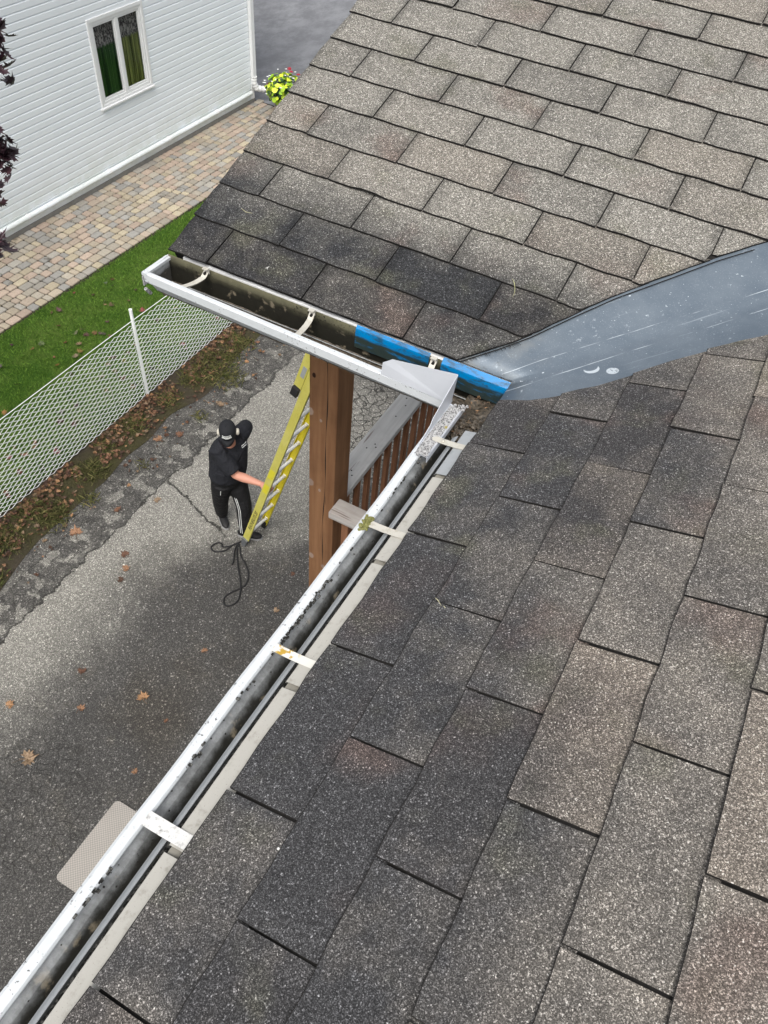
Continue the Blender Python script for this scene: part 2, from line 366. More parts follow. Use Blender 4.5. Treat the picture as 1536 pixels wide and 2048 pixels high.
gR = G('smooth wet street', .45, 0, .4)
nr = gR.noise(.7, 5, .6, v=gR.mp((1, .35, 1))); nr2 = gR.noise(2.5, 6, .75, v=gR.mp((1, .5, 1), (0, 0, .5)))
m_street = gR.out(gR.mix(gR.step(nr2, .35, .62), gR.mix(nr, (.16, .165, .175), (.27, .275, .285)), (.15, .153, .162)), gR.f('ADD', .35, gR.f('MULTIPLY', nr2, .4))); gR.bump(gR.noise(90, 3), .4, .003)
gL = G('lawn soil and moss', .95, 0, .1)
m_lawn = gL.out(gL.mix(gL.step(gL.noise(2.2, 4), .35, .7), gL.mix(gL.noise(45, 4), (.030, .070, .010), (.060, .130, .018)), (.095, .150, .030))); gL.bump(gL.noise(90, 3), 1, .02)
gD = G('leaf mould and soil', .95, 0, .1)
nd1 = gD.noise(16, 6, .7); m_soil = gD.out(gD.mix(gD.step(gD.noise(1.6, 4), .42, .62), gD.mix(nd1, (.035, .028, .021), (.15, .125, .095)), gD.mix(gD.noise(40, 4), (.045, .045, .022), (.13, .12, .055)))); gD.bump(gD.noise(60, 6, .75), 1, .05)
gG = G('grass blades', .7, 0, .25); tg = gG.sep(gG.attr())
m_grass = gG.out(gG.mix(tg[0], (.042, .110, .010), (.160, .28, .040)))
gG2 = G('dry grass blades', .8, 0, .2); tg = gG2.sep(gG2.attr())
m_dry = gG2.out(gG2.mix(tg[0], (.055, .075, .018), (.20, .18, .075)))
gP = G('tumbled pavers', .85, 0, .2)
tp = gP.attr(); np1 = gP.noise(38, 5, .65)
cP = gP.mix(1, tp, gP.ramp(np1, [(.2, .72), (.55, 1.0), (.85, 1.15)]), 'MULTIPLY')
stn = gP.f('MULTIPLY', gP.step(gP.noise(1.9, 5, .7), .60, .70), .75)
m_paver = gP.out(gP.mix(stn, cP, (.055, .045, .030)), .8); gP.bump(np1, .6, .004)
gJ = G('paver joint sand', .95, 0, .1); m_joint = gJ.out(gJ.mix(gJ.noise(20, 4), (.02, .018, .013), (.055, .048, .035)))
gLf = G('fallen leaf', .7, 0, .25); tl = gLf.attr()
m_leaf = gLf.out(gLf.mix(gLf.step(gLf.noise(60, 4), .4, .7), tl, gLf.mix(1, tl, (.45, .4, .35), 'MULTIPLY')))
gM = G('crimson maple leaf', .38, 0, .5); tm = gM.sep(gM.attr())
m_maple = gM.out(gM.mix(tm[0], (.018, .008, .012), (.060, .026, .034)), .4)
m_bark = wood('maple bark', (.05, .04, .035), (.12, .10, .085), 2)
gCo = G('poured concrete', .9, 0, .2); m_conc = gCo.out(gCo.mix(gCo.noise(9, 6, .7), (.15, .145, .13), (.31, .30, .28)))

# ================================================================== THE SETTING
def sheet_obj(name, pts, z, m, kind='structure', label=None):
    mb = MB(); mb.add([(x, y, z) for x, y in pts], [tuple(range(len(pts)))])
    o = mb.build(name, m, fix=False); tag(o, label, None, None, kind)
    if o.data.polygons[0].normal.z < 0: o.data.flip_normals()
    return o
sheet_obj('driveway', [(-70, -70), (90, -70), (90, 90), (-70, 90)], 0, m_asph, label='old worn asphalt driveway with a pale patch and cracks')
sheet_obj('street', [(-60, 13.3), (-5, 13.3), (-5, 60), (-60, 60)], .005, m_street, label='smooth grey asphalt beyond the white house')
def wob(a, b, n, amp, seed):
    r = random.Random(seed); ph = [r.uniform(0, 6.3) for _ in range(5)]
    return [(a[0]+(b[0]-a[0])*i/n+amp*sum(math.sin(i/n*(7+9*k)+ph[k])/(1+k*.6) for k in range(5)), a[1]+(b[1]-a[1])*i/n) for i in range(n+1)]
sheet_obj('lawn', wob((-7.97, -6), (-7.99, 13.0), 120, .012, 3)+wob((-5.60, 13.0), (-5.60, -6), 20, .02, 4), .014, m_lawn, label='green lawn strip between pavers and wire fence')
sheet_obj('soil_strip', [(-5.64, -6), (-5.64, 9)]+wob((-5.2, 9), (-5.0, 3.2), 140, .05, 5)+wob((-4.98, 3.2), (-4.6, -6), 140, .045, 6), .006, m_soil, label='strip of soil and leaf mould along the fence')
# pavers: rows across the path, every stone a bevelled block, all one surface
mb = MB(); mb.add([(-9.66, -3, .004), (-7.97, -3, .004), (-7.97, 13.3, .004), (-9.66, 13.3, .004)], [(0, 1, 2, 3)], 1)
tones = [(.40, .345, .265), (.36, .325, .265), (.33, .31, .27), (.40, .32, .255), (.42, .365, .265), (.31, .30, .275), (.38, .315, .25)]
xr = -9.64
while xr < -8.06:
    wd = R.choice((.135, .15, .165)); 
    if xr+wd > -8.0: wd = -8.0-xr+.01
    y = 2.0+R.random()*.1
    while y < 13.24:
        ln = R.choice((.11, .15, .15, .20, .21)); j = .0075
        t = R.choice(tones); k = R.uniform(.82, 1.12); c = tuple(min(1, q*k) for q in t); dz = R.uniform(-.002, .003)
        A = Matrix.Translation((xr+wd/2, y+ln/2, dz)) @ Matrix.Rotation(R.uniform(-.02, .02), 4, 'Z')
        hx, hy, b = wd/2-j, ln/2-j, .009
        top = .024; vs = []
        for z, ins in ((.0, 0), (top-.008, 0), (top, b)):
            cc = .014
            for sx, sy in ((-1, -1), (1, -1), (1, 1), (-1, 1)):
                ax, ay = hx-ins, hy-ins
                p, q = (sx*(ax-cc), sy*ay), (sx*ax, sy*(ay-cc))
                if sx*sy > 0: p, q = (sx*(ax-cc), sy*ay), (sx*ax, sy*(ay-cc))
                pr = [p, q] if (sx, sy) in ((1, -1), (-1, 1)) else [q, p]
                for (u, v) in pr: vs.append(A @ Vector((u, v, z)))
        fs = [tuple(r*8+i for i in range(8)) for r in (2,)]
        for r in (0, 1):
            for i in range(8): fs.append((r*8+i, r*8+(i+1) % 8, (r+1)*8+(i+1) % 8, (r+1)*8+i))
        mb.add(vs, fs, 0, c); y += ln
    xr += wd
tag(mb.build('paver_path', [m_paver, m_joint]), 'tan and grey tumbled paver path beside the white house', None, None, 'structure')

# ---- grass
def blades(name, n, region, h, m, label, seed, lean=.5, dens=None, z0=.012):
    rg = np.random.RandomState(seed); x = rg.uniform(region[0], region[1], n); y = rg.uniform(region[2], region[3], n)
    if dens is not None:
        keep = dens(x, y, rg); x = x[keep]; y = y[keep]; n = len(x)
    a = rg.uniform(0, 6.283, n); hh = h*rg.uniform(.5, 1.3, n); wd = rg.uniform(.0022, .0045, n); ln = rg.uniform(.1, lean, n)*hh*1.4; b = rg.uniform(0, 6.283, n)
    v = np.zeros((n, 4, 3)); c, s_ = np.cos(a), np.sin(a)
    v[:, 0] = np.c_[x-c*wd, y-s_*wd, np.full(n, z0)]; v[:, 1] = np.c_[x+c*wd, y+s_*wd, np.full(n, z0)]
    mx, my = x+np.cos(b)*ln*.35, y+np.sin(b)*ln*.35
    v[:, 2] = np.c_[mx+c*wd*.8, my+s_*wd*.8, z0+hh*.6]; v[:, 3] = np.c_[x+np.cos(b)*ln, y+np.sin(b)*ln, z0+hh]
    me = bpy.data.meshes.new(name); idx = np.arange(n)*4
    f = np.stack([idx, idx+1, idx+2, idx+3], 1)
    me.from_pydata(v.reshape(-1, 3).tolist(), [], f.tolist()); me.materials.append(m)
    t = rg.uniform(0, 1, n); at = me.attributes.new('tint', 'FLOAT_COLOR', 'FACE')
    at.data.foreach_set('color', np.c_[t, t, t, np.ones(n)].astype(np.float32).ravel())
    o = bpy.data.objects.new(name, me); COL.objects.link(o); tag(o, label, None, None, 'stuff'); return o
blades('grass', 60000, (-8.0, -5.6, 2.6, 9.6), .035, m_grass, 'short green grass of the lawn strip', 1, .9)
def patchy(cs):
    def d(x, y, rg):
        k = np.zeros(len(x), bool)
        for cx, cy, r in cs: k |= (np.hypot(x-cx, y-cy) < r*rg.uniform(.2, 1, len(x)))
        return k
    return d
tufts = [(-5.35, 5.9, .3), (-5.3, 5.5, .25), (-5.25, 6.5, .3), (-5.4, 2.7, .2), (-5.1, .9, .3), (-5.4, 3.9, .15), (-4.95, 5.75, .30), (-5.15, 6.1, .25), (-4.75, 4.95, .12), (-5.1, 2.75, .25), (-5.3, 2.2, .3), (-5.25, 3.5, .25), (-5.35, 4.4, .2), (-4.95, 3.15, .14), (-5.05, 1.75, .22), (-5.3, 5.0, .2), (-4.8, 3.9, .09), (-5.3, 1.3, .3)]
blades('weeds', 26000, (-5.65, -4.5, .8, 6.6), .06, m_dry, 'yellow green weeds growing in the soil strip', 2, 1.2, patchy(tufts))

# ---- leaves
ML = [(0, -.5), (.05, -.12), (.28, -.38), (.30, -.24), (.52, -.16), (.36, -.02), (.46, .14), (.30, .12), (.38, .34), (.20, .26), (.14, .34), (.10, .24), (0, .62),
      (-.10, .24), (-.14, .34), (-.20, .26), (-.38, .34), (-.30, .12), (-.46, .14), (-.36, -.02), (-.52, -.16), (-.30, -.24), (-.28, -.38), (-.05, -.12)]
def leaf_geo(size, M, r, curl=.35):
    vs = [Vector((0, 0, 0))]; k = r.uniform(.4, 1)*curl; a = r.uniform(0, 6.3)
    def bend(x, y):
        d = x*math.cos(a)+y*math.sin(a); q = -x*math.sin(a)+y*math.cos(a)
        return k*(d*d)*1.1+k*.45*abs(q)*.7
    for (x, y) in ML:
        x *= r.uniform(.88, 1.1); y *= r.uniform(.88, 1.1)
        vs.append(Vector((x*size, y*size, bend(x, y)*size)))
    n = len(ML); fs = [(0, 1+i, 1+(i+1) % n) for i in range(n)]
    return [M @ v for v in vs], fs
browns = [(.20, .105, .065), (.14, .075, .05), (.30, .17, .10), (.10, .06, .042), (.28, .20, .13), (.36, .21, .11)]
mb = MB(); r = random.Random(11)
for i in range(2000):
    y = r.uniform(1.0, 7.0); u = r.random()
    x = -5.56+abs(r.gauss(0, .21)) if u < .88 else r.uniform(-5.5, -4.6)
    if x > -4.45: continue
    if math.sin(y*3.1)+math.sin(y*7.3+x*4) < -1.35: continue
    M = Matrix.Translation((x, y, r.uniform(.01, .045))) @ Matrix.Rotation(r.uniform(0, 6.3), 4, 'Z') @ Matrix.Rotation(r.gauss(0, .5), 4, 'X')
    vs, fs = leaf_geo(r.uniform(.022, .070), M, r, 1.2); c = r.choice(browns); k = r.uniform(.4, 1.15)
    mb.add(vs, fs, 0, tuple(q*k for q in c))
tag(mb.build('leaf_litter', m_leaf, fix=False), 'brown leaf litter drifted along the foot of the wire fence', None, None, 'stuff')
mb = MB()
for i in range(90):
    x, y = r.uniform(-7.9, -5.7), r.uniform(2.6, 6.8)
    M = Matrix.Translation((x, y, r.uniform(.035, .055))) @ Matrix.Rotation(r.uniform(0, 6.3), 4, 'Z') @ Matrix.Rotation(r.gauss(0, .4), 4, 'X')
    vs, fs = leaf_geo(r.uniform(.05, .11), M, r, 1.0); c = r.choice(browns); mb.add(vs, fs, 0, tuple(q*r.uniform(.35, .9) for q in c))
tag(mb.build('lawn_leaves', m_leaf, fix=False), 'dead brown leaves lying over the lawn', None, None, 'stuff')
LV = [(-2.66, 2.24, .07, 2, 'small brown maple leaf on dark asphalt below the coiled cord'),
      (-3.52, 1.46, .09, 1, 'dull brown maple leaf on asphalt at the dark edge of the pale patch'),
      (-2.85, 1.54, .11, 5, 'orange maple leaf on asphalt next to the gutter with its points up'),
      (-3.26, 1.16, .08, 2, 'small orange brown leaf on asphalt halfway between two larger leaves'),
      (-3.84, .86, .09, 5, 'orange leaf at the left picture edge on dark asphalt'),
      (-3.32, .56, .15, 4, 'large yellow tan maple leaf lying alone on cracked dark asphalt'),
      (-2.44, .94, .06, 2, 'small brown leaf on dark asphalt above the grey mat'),
      (-2.51, 1.46, .05, 0, 'tiny reddish leaf on asphalt close beside the long gutter'),
      (-4.76, 2.72, .14, 2, 'large orange tan leaf on broken asphalt beside the soil strip'),
      (-4.60, 3.21, .09, 0, 'reddish brown leaf among cracked asphalt left of the worker'),
      (-4.70, 5.28, .13, 4, 'pale tan leaf on asphalt above the head of the worker'),
      (-2.43, 3.49, .06, 1, 'brown leaf on asphalt left of the foot of the timber post'),
      (-2.32, 3.01, .07, 4, 'yellow green maple leaf on asphalt beside the long gutter below the cord'),
      (-2.01, -.80, .08, 2, 'orange leaf half hidden by the gutter at bottom left'),
      (-4.11, 2.76, .10, 1, 'brown curled leaf on the upper part of the pale asphalt patch'),
      (-3.98, 2.62, .09, 2, 'orange brown leaf just below the curled leaf on the pale patch'),
      (-3.93, 2.48, .08, 3, 'dark wet leaf at the bottom of a row on the pale patch'),
      (-4.32, 3.56, .09, 4, 'tan leaf resting near the end of the long crack'),
      (-4.95, 4.35, .12, 2, 'tan maple leaf left of the worker beside the leaf litter'),
      (-4.78, 4.55, .11, 0, 'brown maple leaf nearest the worker on the left')]
for i, (x, y, s_, ci, lb) in enumerate(LV):
    rr = random.Random(100+i); M = Matrix.Rotation(rr.uniform(0, 6.3), 4, 'Z') @ Matrix.Rotation(rr.gauss(0, .15), 4, 'X')
    vs, fs = leaf_geo(s_*1.05, M, rr, .7); mb = MB(); mb.add(vs, fs, 0, browns[ci])
    mb.tube([M @ Vector((0, 0, .001)), M @ Vector((0, -.5*s_, .004)), M @ Vector((.02, -.85*s_, .012))], .0014, 4, 0, tuple(q*.6 for q in browns[ci]))
    o = mb.build('fallen_leaf', m_leaf, fix=False); o.location = (x, y, .012)
    tag(o, lb, 'leaf', 'fallen maple leaves on the driveway')

# ================================================================== NEIGHBOUR HOUSE
XW = -9.66
NH = empty('white_house', (XW, 8, 0)); tag(NH, 'white vinyl sided neighbouring house behind the paver path', 'house')
def at(par, o):   # keep world coordinates of geometry under a moved parent
    o.parent = par; o.matrix_parent_inverse = par.matrix_world.inverted(); return o
bpy.context.view_layer.update()
gV = G('white vinyl siding', .42, 0, .4); vz = gV.xyz()[2]
nv = gV.noise(1.2, 5, .6, v=gV.mp((1, 1, 3)))
grime = gV.f('MULTIPLY', gV.step(vz, .9, .1), gV.step(gV.noise(3, 5, .7), .30, .6))
m_vinyl = gV.out(gV.mix(gV.f('MULTIPLY', grime, .6), gV.mix(nv, (.78, .83, .87), (.84, .88, .90)), (.62, .66, .60)), .42)
WY0, WY1, WZ0, WZ1 = 9.02, 10.22, 1.24, 2.45
mb = MB(); pitch = .1035; z = .31; k = 0
while z < 5.0:
    z1 = z+pitch
    segs = [(-2, 13.12)]
    if z1 > WZ0-.0 and z < WZ1: segs = [(-2, WY0), (WY1, 13.12)]
    for (a, b) in segs:
        prof = [(.0175, z), (.0175, z+.004), (.0165, z+pitch*.74), (.002, z+pitch*.90)]
        vs = []; fs = []
        ny = 8
        for i in range(ny+1):
            yy = a+(b-a)*i/ny; wv = .0012*math.sin(yy*2.1+k)
            vs += [(XW, yy, z)]+[(XW+d+wv, yy, zz) for d, zz in prof]+[(XW+.001, yy, z1)]
        for i in range(ny):
            for j in range(5): fs.append((i*6+j, (i+1)*6+j, (i+1)*6+j+1, i*6+j+1))
        mb.add(vs, fs)
    z = z1; k += 1
mb.box((XW-6, -2, .3), (XW-.001, 13.2, 5.0))
at(NH, mb.build('wall', m_vinyl))
mb = MB(); mb.box((XW+.0, -2, .085), (XW+.012, 13.16, .305)); mb.box((XW+.012, -2, .285), (XW+.022, 13.16, .30))
at(NH, mb.build('skirt_board', m_vinyl))
mb = MB(); mb.box((XW-6, -2, -.02), (XW+.03, 13.2, .085)); at(NH, mb.build('foundation', m_conc))
mb = MB(); mb.box((XW-.05, 13.12, .09), (XW+.026, 13.2, 5.0)); at(NH, mb.build('corner_trim', m_white))
mb = MB()   # simple gable roof of the neighbour, far above the frame
mb.add([(XW+.4, -2.4, 4.9), (XW+.4, 13.6, 4.9), (XW-3, -2.4, 6.6), (XW-3, 13.6, 6.6), (XW-6.4, -2.4, 4.9), (XW-6.4, 13.6, 4.9)], [(0, 1, 3, 2), (2, 3, 5, 4), (0, 2, 4), (1, 5, 3)])
at(NH, mb.build('roof', m_edge))
# window
fr = MB(); X0 = XW
def ring(mb, y0, y1, z0, z1, w_, x0, x1, m=0):
    mb.bbox((x0, y0, z0), (x1, y0+w_, z1), .003, m); mb.bbox((x0, y1-w_, z0), (x1, y1, z1), .003, m)
    mb.bbox((x0, y0+w_+.0005, z0), (x1, y1-w_-.0005, z0+w_), .003, m); mb.bbox((x0, y0+w_+.0005, z1-w_), (x1, y1-w_-.0005, z1), .003, m)
ring(fr, WY0-.03, WY1+.03, WZ0-.03, WZ1+.05, .05, X0, X0+.036)
ring(fr, WY0+.02, WY1-.02, WZ0+.02, WZ1-.0, .045, X0-.03, X0+.024)
fr.box((X0-.03, (WY0+WY1)/2-.028, WZ0+.06), (X0+.022, (WY0+WY1)/2+.028, WZ1-.05))
fo = at(NH, fr.build('window', m_white)); tag(fo, 'white framed double casement window')
ss = MB(); ym = (WY0+WY1)/2
for a, b in ((WY0+.066, ym-.029), (ym+.029, WY1-.066)): ring(ss, a, b, WZ0+.067, WZ1-.047, .032, X0-.02, X0+.012)
ss = ss.build('sash', m_white); ss.parent = fo
sm = MB(); sm.bbox((X0, WY0-.05, WZ0-.05), (X0+.06, WY1+.05, WZ0-.018), .006); sm = sm.build('sill', m_white); sm.parent = fo
gGl = G('window glass', .03, 0, .6); gGl.b.inputs['Transmission Weight'].default_value = 1; gGl.b.inputs['IOR'].default_value = 1.15
m_glass = gGl.out((.85, .9, .88), .03)
pm = MB()
for a, b in ((WY0+.098, ym-.061), (ym+.061, WY1-.098)): pm.box((X0-.008, a, WZ0+.099), (X0-.004, b, WZ1-.079))
pm = pm.build('pane', m_glass); pm.parent = fo
gCu = G('green striped curtain', .9, 0, .1); cy = gCu.xyz()
stp = gCu.noise(26, 2, .5, v=gCu.mp((0, 1, .02)))
zc = gCu.step(cy[2], 2.02, 2.08)
lace = gCu.step(gCu.noise(40, 3, .6, v=gCu.mp((1, 1, .6), (.6, 0, 0))), .42, .6)
rightw = gCu.step(cy[1], 9.60, 9.64)
lowc = gCu.mix(gCu.step(stp, .35, .7), gCu.mix(rightw, (.010, .030, .010), (.035, .045, .010)), gCu.mix(rightw, (.05, .12, .03), (.27, .29, .09)))
m_curt = gCu.out(gCu.mix(zc, lowc, gCu.mix(lace, (.06, .052, .055), (.30, .27, .27))))
mb = MB(); vs = []; n = 120
for i in range(n+1):
    yy = WY0+.04+(WY1-WY0-.08)*i/n; d = .012*math.sin(i*.8)+.006*math.sin(i*1.9)
    vs += [(X0-.055+d, yy, WZ0+.03), (X0-.055+d, yy, WZ1-.03)]
mb.add(vs, [(2*i, 2*i+2, 2*i+3, 2*i+1) for i in range(n)], 0, smooth=True); mb.box((X0-.11, WY0+.02, WZ0), (X0-.09, WY1-.02, WZ1), 1)
cu = mb.build('curtain', [m_curt, m_edge]); cu.parent = fo
# the wall must be open behind the window: rebuild the body box as four boxes around the opening is not needed because it stands behind the curtain
body = bpy.data.objects['wall']
bmx = bmesh.new(); bmx.from_mesh(body.data)
ff = [f for f in bmx.faces if f.normal.x > .9 and abs(f.calc_center_median().x-(XW-.001)) < 1e-4 and f.calc_area() > 20]
bmesh.ops.delete(bmx, geom=ff, context='FACES')
for (a, b, c_, d_) in ((-2, WY0, .3, 5.0), (WY1, 13.2, .3, 5.0), (WY0, WY1, .3, WZ0), (WY0, WY1, WZ1, 5.0)):
    vv = [bmx.verts.new(p) for p in ((XW-.001, a, c_), (XW-.001, b, c_), (XW-.001, b, d_), (XW-.001, a, d_))]; bmx.faces.new(vv)
bmx.to_mesh(body.data); bmx.free()
# long drain pipe along the wall foot, with straps
mb = MB(); mb.tube([(XW+.055, y, .235+.0*math.sin(y)) for y in np.linspace(-1, 13.05, 40)], .040, 12)
pp = at(NH, mb.build('drain_pipe', m_vinyl)); tag(pp, 'long white pipe running along the foot of the wall')
for y in (7.0, 8.86, 10.44, 11.9):
    s_ = MB(); s_.tube([(XW+.055+.043*math.cos(a), y, .235+.043*math.sin(a)) for a in np.linspace(-1.7, 2.6, 16)], .004, 6)
    s_.box((XW+.012, y-.012, .25), (XW+.05, y+.012, .272)); s_.tube([(XW+.055, y-.03, .235), (XW+.055, y+.03, .235)], .0435, 12)
    so = s_.build('strap', m_white); so.parent = pp
# downspout at the corner with a corrugated elbow
mb = MB(); mb.bbox((XW+.027, 13.10, .50), (XW+.095, 13.21, 4.9), .012)
ds = at(NH, mb.build('downspout', m_white)); tag(ds, 'white downspout on the house corner with a corrugated elbow')
mb = MB(); path = []; rad = []
pts = [Vector(p) for p in ((XW+.06, 13.155, .52), (XW+.062, 13.158, .40), (XW+.085, 13.20, .29), (XW+.16, 13.33, .25), (XW+.24, 13.50, .24), (XW+.32, 13.62, .22))]
for i in range(len(pts)-1):
    for j in range(8):
        path.append(pts[i].lerp(pts[i+1], j/8)); rad.append(.058+.006*math.sin(len(path)*1.6))
mb.tube(path, rad, 14); eo = mb.build('elbow', m_white); eo.parent = ds
# ---- planter
PL = empty('planter', (-8.74, 12.98, 0)); tag(PL, 'footed stone planter overflowing with lime leaves and red and white flowers', 'planter'); bpy.context.view_layer.update()
mb = MB(); mb.lathe([(.0, .16), (.10, .165), (.17, .20), (.215, .27), (.235, .30), (.25, .305), (.25, .33), (.225, .33), (.20, .29), (0, .28)], 28)
mb.build('bowl', m_conc, PL)
for k in range(3):
    a = k*2.094+2.2; mb = MB(); mb.tube([(.08*math.cos(a), .08*math.sin(a), .20), (.15*math.cos(a), .15*math.sin(a), .12), (.22*math.cos(a), .22*math.sin(a), .012)], [.028, .02, .026], 8); mb.build('foot', m_conc, PL)
gF = G('lime leaves', .5, 0, .4); tf = gF.sep(gF.attr()); m_lime = gF.out(gF.mix(tf[0], (.22, .42, .02), (.62, .72, .05)))
m_dgreen = paint('dark green foliage', (.03, .08, .02), .6, 0); m_petw = paint('white petals', (.8, .82, .8), .6, 0); m_petr = paint('red petals', (.45, .02, .04), .6, 0)
mb = MB(); md = MB(); r = random.Random(5)
def hleaf(mbx, p, n, s_, c):
    q = n.to_track_quat('Z', 'Y').to_matrix().to_4x4(); M = Matrix.Translation(p) @ q @ Matrix.Rotation(r.uniform(0, 6.3), 4, 'Z')
    o = [(0, -.5, .0), (.38, -.25, .06), (.42, .1, .08), (.18, .42, .02), (0, .6, -.05), (-.18, .42, .02), (-.42, .1, .08), (-.38, -.25, .06)]
    vs = [M @ Vector((0, 0, 0))]+[M @ Vector((a*s_, b*s_, h*s_)) for a, b, h in o]; mbx.add(vs, [(0, 1+i, 1+(i+1) % 8) for i in range(8)], 0, c)
for i in range(560):
    d = Vector((r.gauss(0, 1), r.gauss(0, 1), r.gauss(0, 1))).normalized(); rr = r.uniform(.55, 1)
    p = Vector((d.x*.39*rr, d.y*.39*rr, .55+d.z*.28*rr))
    if p.z < .24: continue
    dk = (d.x+d.y < -.9 and d.z < .3)
    n = (d+Vector((r.gauss(0, .35), r.gauss(0, .35), .5))).normalized()
    if r.random() < .3 or rr < .7: hleaf(md, p, n, r.uniform(.05, .09), (.5, .5, .5))  # inner leaves all dark: shaded gaps of the clump put into the colour
    else: hleaf(mb, p, n, r.uniform(.07, .12), (r.random(),)*3)
mb.build('lime_foliage', m_lime, PL, fix=False); md.build('dark_foliage', m_dgreen, PL, fix=False)
def flower(mbx, p, s_):
    for k in range(5):
        a = k*1.2566; mbx.add([p, p+Vector((math.cos(a-.5)*s_, math.sin(a-.5)*s_, .012)), p+Vector((math.cos(a)*s_*1.3, math.sin(a)*s_*1.3, .005)), p+Vector((math.cos(a+.5)*s_, math.sin(a+.5)*s_, .012))], [(0, 1, 2, 3)])
for i in range(44):
    d = Vector((r.gauss(0, 1), r.gauss(0, 1), r.gauss(.2, .8))).normalized(); p = Vector((d.x*.42, d.y*.42, .55+d.z*.33))
    if p.z < .3: continue
    fw = MB(); flower(fw, p, r.uniform(.014, .024)); fw.build('flower', m_petw, PL, fix=False)
for p in ((.05, .10, .88), (.20, .18, .80), (-.38, .0, .54), (-.02, .2, .86), (.12, .05, .87)):
    fw = MB(); flower(fw, Vector(p), .034); flower(fw, Vector(p)+Vector((.004, .003, .01)), .022); fo_ = fw.build('flower', m_petr, PL, fix=False); tag(fo_, 'red flower')

# ================================================================== CHAIN LINK FENCE
FX = -5.56; FE = empty('wire_fence', (FX, 5, 0)); tag(FE, 'white chain link fence between the lawn and the driveway', 'fence'); bpy.context.view_layer.update()
m_wire = paint('white coated wire', (.86, .88, .86), .45, .05)
mb = MB(); H, p, Y0, Y1 = 1.17, .0635, .6, 10.4; r_ = .0041; n = int((Y1-Y0)/p)
# each strand of chain link zig-zags upward, hooked round its neighbours
for i in range(n+1):
    y = Y0+i*p; pts = []; k = 0; z = .035
    while z <= H+.001:
        sgn = 1 if (k+i) % 2 else -1
        pts.append((FX+.004*(1 if k % 2 else -1), y+sgn*(p/2+.002), z)); z += p*.5; k += 1
    P = []
    for a, b in zip(pts[:-1], pts[1:]):
        P += [a, tuple(a[j]*.82+b[j]*.18 for j in range(3)), tuple(a[j]*.18+b[j]*.82 for j in range(3))]
    P.append(pts[-1]); mb.tube(P, r_, 4, cap=False)
at(FE, mb.build('mesh', m_wire, fix=False))
mb = MB(); mb.tube([(FX, y, H+.012+.006*math.sin(y*1.7)) for y in np.linspace(Y0, Y1, 60)], .0050, 6); at(FE, mb.build('top_wire', m_wire))
for (y0, y1, x1) in ((4.93, 4.97, FX-.05), (1.9, 1.9, FX), (7.9, 7.95, FX-.02), (10.4, 10.4, FX)):
    mb = MB(); mb.tube([(FX-.03, y0, 0), (FX-.03+(x1-FX), y1, 1.27)], .021, 12); at(FE, mb.build('post', m_wire))

# ================================================================== HOUSE WE STAND ON
HS = empty('house', (0, 0, 0)); tag(HS, 'house with grey asphalt shingle roofs meeting in a metal valley', 'house')
PA, PB, EA, EB, T = 0.3070768, 0.3174406, 0.14717629, 0.14964184, .333
BX0, BY0, BZ0, YAW = -1.00147516, 0.94166490, -0.0024757, 0.00980947
cA, sA, cB, sB = math.cos(PA), math.sin(PA), math.cos(PB), math.sin(PB)
def pA(u, v, h=0): return (v*cA-h*sA, u, v*sA+h*cA+EZ)                         # u along eave (m), v up the slope (m)
cy_, sy_ = math.cos(YAW), math.sin(YAW)
def pB(u, v, h=0):
    by = v*cB-h*sB; return (BX0+cy_*u-sy_*by, BY0+sy_*u+cy_*by, BZ0+v*sB+h*cB+EZ)
def lerpt(tb, x):
    if x <= tb[0][0]: return tb[0][1]
    for (a, b), (c, d) in zip(tb[:-1], tb[1:]):
        if x <= c: return b+(d-b)*(x-a)/(c-a)
    (a, b), (c, d) = tb[-2:]; return d+(d-b)/(c-a)*(x-c)
VA = [(-.008, .831), (.0, .858), (.06, .872), (.119, .902), (.218, .980), (.292, 1.058), (.366, 1.140), (.457, 1.222), (.545, 1.296), (.75, 1.50), (2.5, 3.25)]   # x -> y limit of the low slope
VB = [(.94, -.172), (.952, -.160), (1.03, -.082), (1.10, -.020), (1.215, .064), (1.310, .137), (1.42, .236), (1.543, .345), (1.647, .450), (1.86, .68), (3.6, 2.43)]                # y -> x limit of the back slope
def limA(v): return lerpt(VA, v*cA)
def limB(v): return lerpt(VB, BY0+v*cB)-BX0
